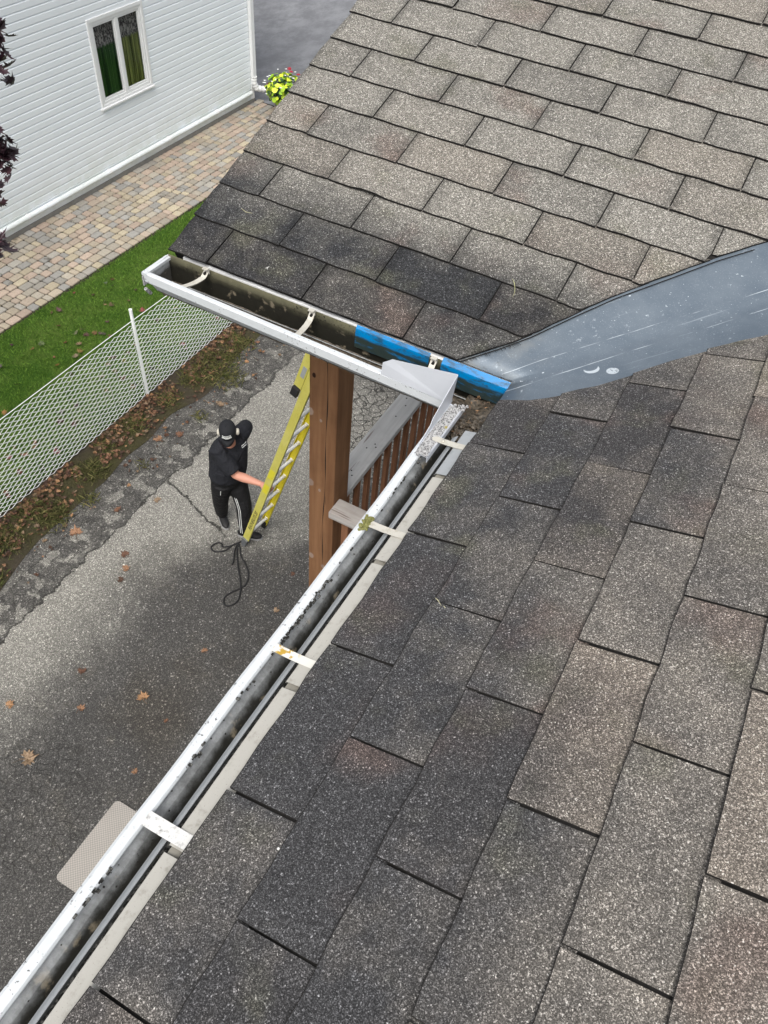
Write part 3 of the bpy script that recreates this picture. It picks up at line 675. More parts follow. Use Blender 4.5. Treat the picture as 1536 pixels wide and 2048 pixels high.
def roof(pf, expo, ncourse, u0, u1f, lim, gap, seed, rim, curl=None):
    mb = MB(); r = random.Random(seed)
    for c in range(ncourse):
        o = .5*T if c % 2 else 0
        i0 = math.floor((u0-o)/T)-1; i = i0
        while True:
            a = o+i*T; b = a+T; i += 1
            if a > lim(expo*c)+.3: break
            lo = max(a, u1f(c*expo))
            g0 = gap*r.uniform(.5, 1.15); jb = r.uniform(-.0022, .0022)
            if b < lo+.01: continue
            tint = (r.random(), r.random(), r.random())
            lift = [abs(r.gauss(0, .0022)) for _ in range(3)]; th = .0042
            ns, ntt = 8, 5; ok = False; grid = []
            ph = r.uniform(0, 6.3)
            for k in range(ntt+1):
                t = (0, rim, .25, .5, .8, 1.14)[k]; v = (c+t)*expo+(jb if k < 2 else 0)
                la = max(a+g0/2, u1f(v)); lb = min(b-g0/2, lim(v)+.0015*math.sin(v*70+c))
                row = []
                for q in range(ns+1):
                    s_ = q/ns
                    if lb <= la+.004: row.append(None); continue
                    u = la+(lb-la)*s_
                    hgt = .0075*(1-t*.78)+(1-min(t, 1))*(lift[0]*(1-s_)**2+lift[1]*s_**2)+.0007*math.sin(s_*7+ph)*(1-t/1.2)
                    if curl: hgt += curl(u, v, t)
                    vv = v+(.0012*math.sin(u*41+ph)+.0008*math.sin(u*117+ph*2) if k < 2 else 0)
                    row.append((u, vv, hgt))
                grid.append(row)
            vs = []; idx = {}
            def vid(k, q, low=False):
                key = (k, q, low)
                if key not in idx:
                    u, v, h = grid[k][q]; idx[key] = len(vs); vs.append(pf(u, v, h-(th+.001 if low else 0)))
                return idx[key]
            fs = []; es = []
            for k in range(ntt):
                if grid[k][0] is None and grid[k+1][0] is None: continue
                if grid[k][0] is None or grid[k+1][0] is None: continue
                for q in range(ns): (es if k == 0 else fs).append((vid(k, q), vid(k, q+1), vid(k+1, q+1), vid(k+1, q)))
                for q in (0, ns): es.append((vid(k, q), vid(k+1, q), vid(k+1, q, True), vid(k, q, True)))
            k0 = next((k for k in range(ntt+1) if grid[k][0] is not None), None)
            if k0 is None or not fs: continue
            for q in range(ns): es.append((vid(k0, q), vid(k0, q, True), vid(k0, q+1, True), vid(k0, q+1)))
            mb.add(vs, fs, 0, tint, True); 
            b_ = len(mb.v)-len(vs)
            for e in es: mb.f.append(tuple(b_+j for j in e)); mb.m.append(1); mb.c.append(tint); mb.sm.append(False)
    return mb
NA, NB = 16, 18
mbA = roof(pA, EA, NA, -2.4, lambda v: -2.4, limA, .0068, 21, .0095)
UA = 2.4
# solid deck of the slope beneath the shingles
def under(mb, pf, v1, ulo, lim, n=24, th=.05):
    vs = []
    for k in range(n+1):
        v = v1*k/n+.012
        a, b = ulo(v), lim(v)-.004
        vs += [pf(a, v, -.0015), pf(b, v, -.0015), pf(a, v, -th), pf(b, v, -th)]
    fs = []
    for k in range(n):
        i = 4*k; fs += [(i, i+1, i+5, i+4), (i+2, i+6, i+7, i+3), (i, i+4, i+6, i+2), (i+1, i+3, i+7, i+5)]
    fs += [(0, 2, 3, 1), (4*n, 4*n+1, 4*n+3, 4*n+2)]
    mb.add(vs, fs, 1, (.1, .1, .1))
under(mbA, pA, EA*NA, lambda v: -2.4, limA)
oA = mbA.build('roof_slope', [m_shA, m_edge], HS, fix=False); tag(oA, 'near roof slope of grey shingles right of the long gutter')
def rakeB(v): return -.143-.030*(v*cB/1.18)+.0025*math.sin(v*43)
def curlB(u, v, t):     # one lifted lip seen on the third course near the rake
    c = int(v/EB+1e-6)
    return (.011*math.exp(-((u-.31)/.05)**2)*(1-min(t, 1))**2) if 2.95 <= (v/EB-t) <= 3.05 else 0
mbB = roof(pB, EB, NB, -.4, rakeB, limB, .0050, 22, .012, curlB)
under(mbB, pB, EB*NB, lambda v: rakeB(v)+.006, limB)
oB = mbB.build('roof_slope', [m_shB, m_edge], HS, fix=False); tag(oB, 'back roof slope of pale shingles above the short gutter')
# ridge caps closing the tops (far outside the frame)
# valley metal: two leaves meeting in a crease, tucked under both slopes
def zA_(x): return math.tan(PA)*x+EZ
def zB_(x, y): return math.tan(PB)*((y-BY0)*cy_-(x-BX0)*sy_)+BZ0+EZ
mb = MB(); vs = []; n = 40
crs = []
for i in range(n+1):
    s_ = -.0+2.3*i/n; x = s_; 
    for _ in range(20):   # crease: zA = zB
        y = BY0+((zA_(x)-EZ-BZ0)/math.tan(PB)+(x-BX0)*sy_)/cy_
    crs.append((x, y))
def soft(x, y, d):   # roll the crease a little
    return -.0012+.006*math.exp(-(d/.03)**2)+.0035*math.exp(-((d-.045)/.012)**2)
for i, (x, y) in enumerate(crs):
    row = []
    for j in range(-12, 13):
        d = j/12*(.30 if j > 0 else .30)
        # outward along x (near leaf, d>0 means lower y) or y (far leaf)
        if d >= 0: X, Y = x, y-d
        else: X, Y = x+d, y
        zz = zA_(X) if d >= 0 else zB_(X, Y)
        row.append((X, Y, zz+soft(X, Y, abs(d))-.0015+.0012*math.sin(X*9+Y*5)))
    if i == 0:
        row = []
        for j in range(-12, 13):
            d = j/12*.30
            if d >= 0: X, Y = 0.0-.004, y-min(d, .12)*1.0
            else: X, Y = max(-.175, x+d*.7), y+.0-.002
            row.append((X, Y, (zA_(X) if d >= 0 else zB_(X, Y))+soft(X, Y, abs(d))*.5-.0015))
    vs += row
fs = [(i*25+j, i*25+j+1, (i+1)*25+j+1, (i+1)*25+j) for i in range(n) for j in range(24)]
mb.add(vs, fs, 0, smooth=True)
ov = mb.build('valley_flashing', m_valley, HS); tag(ov, 'wide blue grey sheet metal valley between the two roof slopes')
md_ = ov.modifiers.new('s', 'SOLIDIFY'); md_.thickness = .001; md_.offset = -1
# fascia and soffits, wall below the near slope, gable end of the porch
mb = MB(); mb.box((.012, -2.4, EZ-.17), (.035, .93, EZ-.012)); mb.box((.035, -2.4, EZ-.17), (.36, 1.4, EZ-.158)); HF = mb.build('fascia', m_white, HS)
mb = MB(); mb.box((-1.10, .948, EZ-.17), (.0, .972, EZ-.014)); mb.box((-1.10, .972, EZ-.17), (.0, 3.6, EZ-.158)); 
b2 = mb.build('fascia', m_white, HS)
mb = MB(); vs = []
for v in (0.03, EB*NB): vs += [pB(-.125-.03*(v*cB/1.18), v, -.02), pB(-.125-.03*(v*cB/1.18), v, -.17), pB(-.10-.03*(v*cB/1.18), v, -.02), pB(-.10-.03*(v*cB/1.18), v, -.17)]
mb.add(vs, [(0, 1, 5, 4), (2, 6, 7, 3), (0, 4, 6, 2), (1, 3, 7, 5), (0, 2, 3, 1), (4, 5, 7, 6)]); mb.build('rake_board', m_white, HS)
mb = MB(); mb.box((.36, -2.3, 0), (.5, 1.6, EZ-.1)); mb.box((.5, 1.46, 0), (2.4, 1.6, EZ-.05)); mb.box((-.02, 3.5, 0), (.12, 5.0, EZ-.1)); mb.box((.12, 3.5, 0), (2.4, 3.6, EZ-.05)); mb.build('wall', m_vinyl, HS)
# ---- drip edge: separate lengths lapping over each other
joints = [(-2.4, -.465), (-.452, -.118), (-.104, .230), (.243, .532), (.546, .722)]
for i, (a, b) in enumerate(joints):
    mb = MB(); mb.ts = [a+(b-a)*k/8 for k in range(9)]
    wv = lambda t: .0012*math.sin(t*5.3)
    mb.sheet([(.05, pA(0, .05, -.004)[2]-EZ), (-.034, -.0125), (-.036, -.018)], lambda p_, q_, t: (p_+wv(t), t, q_+EZ), .0012)
    o = mb.build('drip_edge', m_flash if i < 4 else m_galv, HS)
    if i == 4: tag(o, 'shiny bare metal drip edge length nearest the corner')
mb = MB()
for (a, b) in ((-.467, -.440), (-.120, -.092), (.228, .254), (.53, .556)): mb.box((-.031, a, EZ-.0180), (.02, b, EZ-.0165))
mb.box((-.028, -2.4, EZ-.024), (.012, .72, EZ-.019))
mb.build('flashing_lap', paint('grimy lap', (.22, .21, .18), .6, .6, (.05, .05, .045), 40), HS)
mb = MB(); mb.ts = [-2.4+3.1*k/20 for k in range(21)]
mb.sheet([(-.0445, -.0195), (-.050, -.0235), (-.0575, -.032), (-.0585, -.075)], lambda p_, q_, t: (p_+.001*math.sin(t*4), t, q_+EZ), .0012)
mb.build('apron_flashing', m_galv, HS)
# ---- long gutter (near slope)
GA = [(.006, -.020), (.006, -.108), (-.070, -.108), (-.078, -.092), (-.092, -.068), (-.110, -.056), (-.1165, -.046), (-.1165, -.0205), (-.112, -.0185), (-.0975, -.0195), (-.0955, -.024), (-.0965, -.030)]
mb = MB(); mb.ts = [-2.4+(.80+2.4)*k/120 for k in range(121)]
mb.sheet(GA, lambda p_, q_, t: (p_+(.0012*math.sin(t*6)+.0008*math.sin(t*17+1) if p_ < -.08 else 0), t, q_+EZ+.0010*math.sin(t*5)+(.0008*math.sin(t*23) if p_ < -.1 else 0)), .0012)
gA_ = mb.build('gutter', m_gutA, HS); tag(gA_, 'long white gutter with dark grit running to bottom left')
# silt in the long gutter: low uneven ridge
mb = MB(); vs = []; ny = 300
for i in range(ny+1):
    y = -2.4+3.2*i/ny
    for j in range(7):
        s_ = j/6; x = -.078+s_*.08; hgt = .004+.006*math.sin(s_*math.pi)*(.5+.5*math.sin(y*23)*math.sin(y*7.1))+R.uniform(0, .0035)
        vs.append((x, y, EZ-.108+hgt))
mb.add(vs, [(i*7+j, i*7+j+1, (i+1)*7+j+1, (i+1)*7+j) for i in range(ny) for j in range(6)])
gGr = G('black grit', .9, 0, .2); m_grit = gGr.out(gGr.mix(gGr.step(gGr.noise(170, 3), .45, .6), (.015, .015, .014), gGr.mix(gGr.noise(30, 4), (.05, .05, .045), (.16, .16, .15))))
o = mb.build('silt', m_grit); o.parent = gA_; tag(o, 'dark grit lying along the bottom of the long gutter', None, None, 'stuff')
# clumps of black debris caught on the lip
mb = MB(); r = random.Random(31)
for (yc, nn_, sp) in ((.115, 26, .05), (.06, 40, .045), (.0, 16, .03), (-.30, 8, .02), (-.56, 14, .025), (-.15, 6, .05), (.62, 10, .03), (.45, 8, .06)):
    for i in range(nn_):
        y = yc+r.gauss(0, sp); x = -.0965+abs(r.gauss(0, .0035)); zz = EZ-.0195-max(0, (x+.0965))*1.2
        s_ = r.uniform(.001, .0035); mb.bbox((x-s_, y-s_*r.uniform(.7, 2.2), zz-.002), (x+s_, y+s_, zz+r.uniform(.0008, .002)), s_*.3)
o = mb.build('debris', m_grit); o.parent = gA_; tag(o, None, None, None, 'stuff')
def strap(mb, y, x0, x1, z0, z1, wd=.021):
    n = 10; vs = []
    for i in range(n+1):
        t = i/n; x = x0+(x1-x0)*t; z = z0+(z1-z0)*t-.0025*math.sin(t*math.pi)
        vs += [(x, y-wd/2, z), (x, y+wd/2, z), (x, y+wd/2-.002, z-.0035), (x, y-wd/2+.002, z-.0035)]
    fs = []
    for i in range(n):
        for j in range(4): fs.append((4*i+j, 4*i+(j+1) % 4, 4*(i+1)+(j+1) % 4, 4*(i+1)+j))
    fs += [(0, 3, 2, 1), (4*n, 4*n+1, 4*n+2, 4*n+3)]; mb.add(vs, fs)
    return mb
lab = ['hanger strap with a round rivet nearest the corner', 'hanger strap with green moss at its lip end', 'hanger strap with orange lichen blotches', 'wide grey scuffed hanger strap']
gLi = G('lichen stained strap', .6, 0, .3); xl_, yl_, zl_ = gLi.xyz()
m_lich = gLi.out(gLi.mix(gLi.f('MULTIPLY', gLi.step(gLi.noise(70, 3), .48, .55), gLi.step(xl_, -.035, -.055)), (.62, .61, .56), (.42, .27, .04)))
m_scuff = paint('scuffed strap', (.62, .62, .60), .45, .9, (.09, .09, .09), 90)
for i, y in enumerate((.655, .325, -.052, -.436)):
    mb = MB(); strap(mb, y, -.096, -.004, EZ-.0135, EZ-.0015, .019 if i < 3 else .026)
    mb.box((-.0975, y-.0095, EZ-.030), (-.0955, y+.0095, EZ-.0135))
    if i == 0: mb.lathe([(.0, .0), (.005, 0), (.0045, .0025), (0, .003)], 12, 0, Matrix.Translation((-.066, y, EZ-.0105)))
    o = mb.build('hanger', (m_brkt, m_brkt, m_lich, m_scuff)[i]); o.parent = gA_; tag(o, lab[i])
gMo = G('yellow green moss', .95, 0, .1); m_moss = gMo.out(gMo.mix(gMo.noise(160, 3), (.06, .07, .015), (.33, .32, .13))); gMo.bump(gMo.noise(300, 2), 1, .003)
def clump(mb, c, s, n, seed):
    r = random.Random(seed)
    for i in range(n):
        p = Vector((c[0]+r.gauss(0, s[0]), c[1]+r.gauss(0, s[1]), c[2]+abs(r.gauss(0, s[2])))); k = r.uniform(.002, .0042)
        M = Matrix.Translation(p) @ Matrix.Rotation(r.uniform(0, 3), 4, Vector((r.random(), r.random(), r.random())).normalized())
        mb.bbox((-k, -k, -k), (k, k, k*.8), k*.35, M=M)
mb = MB(); clump(mb, (-.098, .322, EZ-.017), (.005, .010, .002), 60, 3); clump(mb, (-.052, -.472, EZ-.1), (.002, .004, .002), 12, 9)
o = mb.build('moss', m_moss); o.parent = gA_; tag(o, None, None, None, 'stuff')
# ---- short gutter (back slope), front lip y shifts slightly along its length
def yf(x): return .8010+(-.0172)*(x+.14)
GBq = [(1, -.046), (1, -.0205), (.965, -.0185), (.83, -.0195), (.82, -.0245), (.83, -.030)]
def pathB(p_, q_, t):      # p_=1 at the front lip, 0 at the back wall
    yb = .9335+.009*(t+1.0); return (t, yb+(yf(t)-yb)*p_, q_+EZ)
mb = MB(); mb.ts = [-1.143+(1.143-.1165)*k/24 for k in range(25)]
mb.sheet([(.60, -.104), (.68, -.088), (.80, -.066), (.93, -.056), (1, -.046), (1, -.0205), (.965, -.0180), (.865, -.0190), (.85, -.0245), (.86, -.030)], pathB, .0014)
gB_ = mb.build('gutter', m_gutB, HS); tag(gB_, 'short white gutter along the back slope holding wet brown silt')
mb = MB(); mb.ts = [-1.143+(1.143+.004)*k/24 for k in range(25)]
mb.sheet([(.0, -.010), (.02, -.030), (.0, -.052), (.0, -.104), (.60, -.104)], pathB, .0014); o = mb.build('gutter_back', m_backB); o.parent = gB_
mb = MB(); yb = .9335-.0013       # end cap
cap = [pathB(a, b, -1.1435) for a, b in ((0, -.012), (0, -.104), (.60, -.104), (.68, -.088), (.80, -.066), (.93, -.056), (1, -.046), (1, -.0195))]
mb.add([(x-.0015, y, z) for x, y, z in cap]+[(x+.0015, y, z) for x, y, z in cap], [tuple(range(8)), tuple(range(15, 7, -1))]+[(i, (i+1) % 8, 8+(i+1) % 8, 8+i) for i in range(8)])
a, b = pathB(0, -.016, -1.143), pathB(1, -.0195, -1.143)
mb.box((-1.152, b[1]-.001, EZ-.026), (-1.134, a[1], EZ-.0165)); o = mb.build('end_cap', m_gutB); o.parent = gB_
mb = MB(); mb.box((-1.1505, b[1]-.004, EZ-.06), (-1.146, b[1]+.012, EZ-.028)); mb.tube([(-1.149, b[1]+.002, EZ-.075), (-1.149, b[1]+.02, EZ-.10)], .006, 6); o = mb.build('sealant', m_caulk); o.parent = gB_
# corner: floor and silt of the joint, back of the long gutter
mb = MB(); nx, ny = 70, 14; vs = []
for i in range(nx+1):
    x = -1.14+1.14*i/nx
    for j in range(ny+1):
        t = j/ny; y0_ = pathB(.66, 0, x)[1]; y1_ = pathB(0.02, 0, x)[1]
        vs.append((x, y0_+(y1_-y0_)*t, EZ-.0985+R.uniform(-.0018, .0018)+.002*math.sin(x*19)-.004*(abs(t-.93) < .05)))
mb.add(vs, [(i*(ny+1)+j, i*(ny+1)+j+1, (i+1)*(ny+1)+j+1, (i+1)*(ny+1)+j) for i in range(nx) for j in range(ny)], 0)
vs = []; nx, ny = 12, 26
for i in range(nx+1):
    for j in range(ny+1):
        x = -.108+.116*i/nx; y = .70+.235*j/ny; k = max(0, min(1, (y-.70)/.05))
        vs.append((x, y, EZ-.108+k*(.028+.012*math.sin(x*60)*math.sin(y*40))+R.uniform(-.002, .002)*k))
mb.add(vs, [(i*(ny+1)+j, i*(ny+1)+j+1, (i+1)*(ny+1)+j+1, (i+1)*(ny+1)+j) for i in range(nx) for j in range(ny)], 0)
o = mb.build('wet_silt', m_silt); o.parent = gB_; tag(o, None, None, None, 'stuff')
mb = MB()
mb.tube([(-1.05+.0*k, 0, 0) for k in (0, 1)], .001, 4)
mb = MB(); mb.tube([(x, pathB(.14, 0, x)[1]-.0+.0006*math.sin(x*17), EZ-.0915) for x in np.linspace(-1.08, -.03, 50)], .0018, 5, sq=.6); o = mb.build('seam', m_galv); o.parent = gB_
mb = MB(); clump(mb, (-.055, .765, EZ-.075), (.022, .028, .006), 200, 4); clump(mb, (-.03, .80, EZ-.072), (.02, .02, .004), 90, 14); o = mb.build('muck', m_silt); o.parent = gB_; tag(o, None, None, None, 'stuff')
# blue trim on the back wall, cut where the hanger passes
m_bl = m_blue
for (a, b, lab_) in ((-.477, -.243, 'bright blue trim board at the middle of the short gutter'), (-.203, -.004, 'bright blue trim board under the metal valley')):
    mb = MB(); n = 12; mb.ts = [a+(b-a)*k/n for k in range(n+1)]
    mb.sheet([(-.010, .0015 if a > -.21 else -.003), (.095 if a > -.21 else .05, -.011), (.10 if a > -.21 else .055, -.015), (.12 if a > -.21 else .08, -.070)], pathB, .002)
    o = mb.build('blue_trim', m_bl, HS); tag(o, lab_)
# hangers of the short gutter
def hang(x, lean):
    mb = MB(); n = 12; vs = []; wd = .018
    y0, y1 = pathB(.86, 0, x)[1], pathB(.10, 0, x)[1]
    for i in range(n+1):
        t = i/n; y = y0+(y1-y0)*t; z = EZ-.020-.006*math.sin(t*math.pi)+(.0 if t < .85 else (t-.85)*.09)
        xx = x+lean*(t-.5)
        vs += [(xx-wd/2, y, z), (xx+wd/2, y, z), (xx+wd/2-.002, y, z-.0045), (xx-wd/2+.002, y, z-.0045)]
    fs = [(4*i+j, 4*i+(j+1) % 4, 4*(i+1)+(j+1) % 4, 4*(i+1)+j) for i in range(n) for j in range(4)]+[(0, 3, 2, 1), (4*n, 4*n+1, 4*n+2, 4*n+3)]
    mb.add(vs, fs); mb.box((x+lean*.5-wd/2, y1, EZ-.016), (x+lean*.5+wd/2, y1+.003, EZ+.003)); mb.box((x+lean*.5-wd/2, y1-.010, EZ+.0005), (x+lean*.5+wd/2, y1, EZ+.003))
    o = mb.build('hanger', m_brkt); o.parent = gB_
    b_ = MB(); b_.tube([(x+lean*.4, y1-.010, EZ-.013), (x+lean*.4, y1+.003, EZ-.013)], .0045, 8); bo = b_.build('bolt', m_edge); bo.parent = gB_
    return o
tag(hang(-1.000, .02), 'thin hanger strap nearest the end cap'); tag(hang(-.612, -.012), 'thin hanger strap halfway along the short gutter'); tag(hang(-.222, -.006), 'hanger strap between the two blue boards')
mb = MB(); r = random.Random(55)          # needles and stalks in the wet corner
for i in range(34):
    x, y = r.uniform(-.085, -.015), r.uniform(.74, .92); a = r.uniform(0, 6.3); l = r.uniform(.006, .018); z = EZ-.068+r.uniform(-.004, .006)
    mb.tube([(x, y, z), (x+math.cos(a)*l*.5, y+math.sin(a)*l*.5, z+.002), (x+math.cos(a+.5)*l, y+math.sin(a+.5)*l, z)], .0009, 4, 0, r.choice(browns))
o = mb.build('needles', m_leaf); o.parent = gB_; tag(o, None, None, None, 'stuff')
# splash guard: folded sheet standing on the lips at the corner
mb = MB()
def plate(mb, pts, n, th=.0012):
    n = Vector(n).normalized()*th; k = len(pts); P = [Vector(p) for p in pts]
    mb.add(P+[p+n for p in P], [tuple(range(k)), tuple(range(2*k-1, k-1, -1))]+[(i, (i+1) % k, k+(i+1) % k, k+i) for i in range(k)])
cx, cyy = -.1125, .7985
plate(mb, [(-.325, .8045, EZ-.019), (cx, cyy, EZ-.019), (cx+.004, cyy+.004, EZ+.080), (-.298, .809, EZ+.040), (-.3235, .8065, EZ+.020)], (0, 1, 0))
plate(mb, [(cx, cyy, EZ-.019), (cx+.004, cyy+.004, EZ+.080), (cx+.003, .675, EZ+.030), (cx+.002, .665, EZ+.012), (cx, .590, EZ-.016)], (1, 0, 0))
plate(mb, [(cx, cyy, EZ-.0165), (cx, .585, EZ-.0165), (-.078, .585, EZ-.0175), (-.078, cyy-.012, EZ-.0175)], (0, 0, 1))
plate(mb, [(-.0775, .585, EZ-.0170), (-.0775, .80, EZ-.0170), (-.0765, .80, EZ-.034), (-.0765, .585, EZ-.034)], (1, 0, 0))
o = mb.build('splash_guard', m_splash, HS, fix=True); tag(o, 'folded silver splash guard standing on the inner gutter corner')
mb = MB(); vs = []; nx, ny = 8, 60
for i in range(nx+1):
    for j in range(ny+1):
        x = -.1105+.031*i/nx; y = .583+.207*j/ny; e = min(1, 4*(i/nx)*(1-i/nx)+.15)*(.5+.5*math.sin(y*70+x*90)**2); vs.append((x, y, EZ-.0160+e*(.0035+R.uniform(0, .0022))))
mb.add(vs, [(i*(ny+1)+j, i*(ny+1)+j+1, (i+1)*(ny+1)+j+1, (i+1)*(ny+1)+j) for i in range(nx) for j in range(ny)], 0)
clump(mb, (-.093, .60, EZ-.013), (.007, .007, .002), 22, 41); clump(mb, (-.082, .80, EZ-.017), (.006, .006, .002), 22, 42)
o2 = mb.build('caulk', m_caulk); o2.parent = o; tag(o2, 'crumbling white caulk with yellow lichen')
# shingle mesh teeth at the valley foot: a ragged strip of black cloth along the back-slope cut
mb = MB(); r = random.Random(3)
for i in range(46):
    t = i/45; y = .955+t*.115; x = lerpt(VB, y)+.002; zz = zB_(x, y)+.0045
    if r.random() < .8: mb.tube([(x-.004, y+.002, zz+.001), (x+r.uniform(.004, .013), y-r.uniform(.002, .010), zz-.0005)], .0006, 4)
mb.tube([(lerpt(VB, y)+.0035, y, zB_(lerpt(VB, y), y)+.0045) for y in np.linspace(.95, 1.62, 60)], .0016, 5)
mb.build('valley_edge_tape', m_edge, HS)
# post, porch deck
mb = MB(); mb.bbox((-.991, 1.507, 0), (-.849, 1.649, EZ-.17), .006)
o = mb.build('porch_post', m_post, HS); tag(o, 'thick brown stained timber post with pale knots')
mb = MB(); r = random.Random(8)      # drying checks as real grooves filled dark: thin proud slivers
xk = -.905; pts = [(xk+.006*math.sin(z*3.1)+.003*math.sin(z*11)+.004*(4.6-z), 1.5064, z) for z in np.linspace(2.6, 5.35, 60)]
vs = []
for i, p_ in enumerate(pts):
    wd = .0013*(1+.8*math.sin(i*.9))*min(1, i/6, (59-i)/6)+.0002; vs += [(p_[0]-wd, p_[1], p_[2]), (p_[0]+wd, p_[1], p_[2])]
mb.add(vs, [(2*i, 2*i+1, 2*i+3, 2*i+2) for i in range(59)]); c_ = mb.build('crack', m_edge); c_.parent = o
mb = MB()
for i in range(16): mb.box((-.86, 1.40+i*.145, 2.95), (2.3, 1.40+i*.145+.14, 2.985))
mb.box((-.86, 1.40, 2.75), (-.82, 3.7, 2.949)); mb.box((-.82, 1.40, 2.75), (2.3, 1.44, 2.949)); mb.build('deck_floor', m_deck, HS)
mb = MB(); mb.bbox((-.991, 3.35, 0), (-.849, 3.49, EZ-.17), .006); o_ = mb.build('porch_post', m_post, HS); 

# ---- deck railing
RL = empty('deck_railing', (-.9, 1.65, 2.985)); tag(RL, 'deck railing with weathered grey cap and brown balusters beside the post', 'railing'); bpy.context.view_layer.update()
zt = EZ-1.645
mb = MB(); mb.bbox((-1.000, 1.652, zt-.035), (-.868, 3.34, zt), .004); o = at(RL, mb.build('cap_rail', m_rail))
for (x, y) in ((-.93, 1.83), (-.945, 2.02), (-.905, 2.05), (-.92, 2.07), (-.93, 2.33), (-.95, 2.5), (-.925, 2.44), (-.91, 1.80)): n_ = MB(); n_.lathe([(0, .0006), (.0045, .0006), (.0045, 0)], 10, 0, Matrix.Translation((x, y, zt))); n_ = n_.build('screw_head', m_edge); n_.parent = o
mb = MB(); mb.box((-.945, 1.652, zt-.125), (-.907, 3.34, zt-.0355)); at(RL, mb.build('top_stringer', m_bal))
mb = MB(); mb.box((-.945, 1.652, 3.06), (-.907, 3.34, 3.15)); at(RL, mb.build('bottom_stringer', m_bal))
for i in range(14):
    y = 1.70+i*.117; mb = MB(); mb.bbox((-.9065, y, 3.02), (-.880, y+.034, zt-.0355), .003); at(RL, mb.build('baluster', m_bal))
mb = MB(); mb.bbox((-.845, 1.452, EZ-1.60), (.35, 1.557, EZ-1.555), .005); o = at(RL, mb.build('cap_rail', m_railx)); tag(o, 'grey split rail end meeting the post')
for i in range(9):
    x = -.79+i*.117; mb = MB(); mb.bbox((x, 1.49, 3.02), (x+.038, 1.528, EZ-1.601), .003); at(RL, mb.build('baluster', m_bal))

# bits lying on the roof
mb = MB(); c = Vector(pB(.873, .288, .012)); 
pts = [Vector(pB(.857, .319, .0105)), Vector(pB(.869, .305, .012)), Vector(pB(.876, .292, .012)), Vector(pB(.883, .276, .011)), Vector(pB(.884, .259, .0105))]
mb.tube(pts, [.0006, .0019, .0017, .0012, .0005], 6, sq=.5); tag(mb.build('pine_needle', paint('pale green needle', (.42, .42, .22), .6, 0)), 'pale curved needle leaf lying on the back roof slope', 'leaf')
mb = MB(); 
for a, b in ((.150, .166), (.160, .158), (.169, .150)): pass
q0 = Vector(pA(.173, .150, .011)); q1 = Vector(pA(.168, .158, .013)); q2 = Vector(pA(.158, .170, .011))
mb.tube([q0, q1, q2], [.0010, .0016, .0006], 6, sq=.5); mb.tube([Vector(pA(.160, .174, .010)), Vector(pA(.156, .180, .011))], [.0012, .0006], 6)
tag(mb.build('seed_pod', paint('pale seed', (.50, .48, .32), .6, .1)), 'pale seed pod at the start of a shingle slot on the near slope', 'seed')
mb = MB(); mb.bbox((pA(-.384, .142)[0]-.002, -.386, pA(0, .142)[2]+.006), (pA(-.384, .142)[0]+.002, -.382, pA(0, .142)[2]+.0085), .0006); tag(mb.build('bird_dropping', paint('chalky white', (.6, .6, .58), .8, .2)), 'small white fleck on the near slope above the lower gutter', 'fleck')
mb = MB(); q_ = pB(.180, .062, .0078); mb.tube([q_, (q_[0]+.006, q_[1]-.008, q_[2])], [.0018, .0008], 5, sq=.4); mb.tube([(q_[0]-.005, q_[1]-.004, q_[2]-.001), q_, (q_[0]+.001, q_[1]+.008, q_[2]+.002)], [.0006, .0014, .0005], 5, sq=.4); tag(mb.build('bird_dropping', paint('chalky white two', (.7, .7, .68), .8, .2)), 'tiny white splatter on the lowest course of the back slope', 'fleck')

q0 = pB(-.022, .232, .009); mb = MB(); mb.tube([q0, pB(.0, .224, .0095), pB(.022, .228, .009)], [.0006, .0013, .0006], 5, sq=.5)
tag(mb.build('grass_stalk', paint('dry stalk', (.42, .40, .26), .7, 0)), 'dry grass stalk on the second course near the rake edge', 'stalk')
# ================================================================== MAT ON THE DRIVEWAY
gW = G('woven grey mat', .9, 0, .15); ck_ = gW.t.nodes.new('ShaderNodeTexChecker'); gW.set(ck_.inputs[0], gW.pos()); ck_.inputs['Scale'].default_value = 78
ck_.inputs[1].default_value = (.40, .37, .33, 1); ck_.inputs[2].default_value = (.24, .225, .205, 1)
m_mat = gW.out(gW.mix(.35, ck_.outputs[0], gW.mix(gW.noise(5, 4), (.26, .25, .23), (.40, .38, .35)))); gW.bump(ck_.outputs[1], .5, .003)
mb = MB(); L_, W_, rc = .74, .46, .04; out = []
for (sx, sy, a0) in ((1, 1, 0), (-1, 1, 90), (-1, -1, 180), (1, -1, 270)):
    for k in range(6):
        a = math.radians(a0+k*18); out.append((sx*(W_/2-rc)+rc*math.cos(a), sy*(L_/2-rc)+rc*math.sin(a)))
n = len(out); mb.add([(x, y, .012) for x, y in out]+[(x, y, .001) for x, y in out], [tuple(range(n))]+[(i, n+i, n+(i+1) % n, (i+1) % n) for i in range(n)])
o = mb.build('doormat', m_mat); o.location = (-2.18, .30, .002); tag(o, 'pale grey woven mat with rounded corners on the asphalt below the gutter', 'mat')

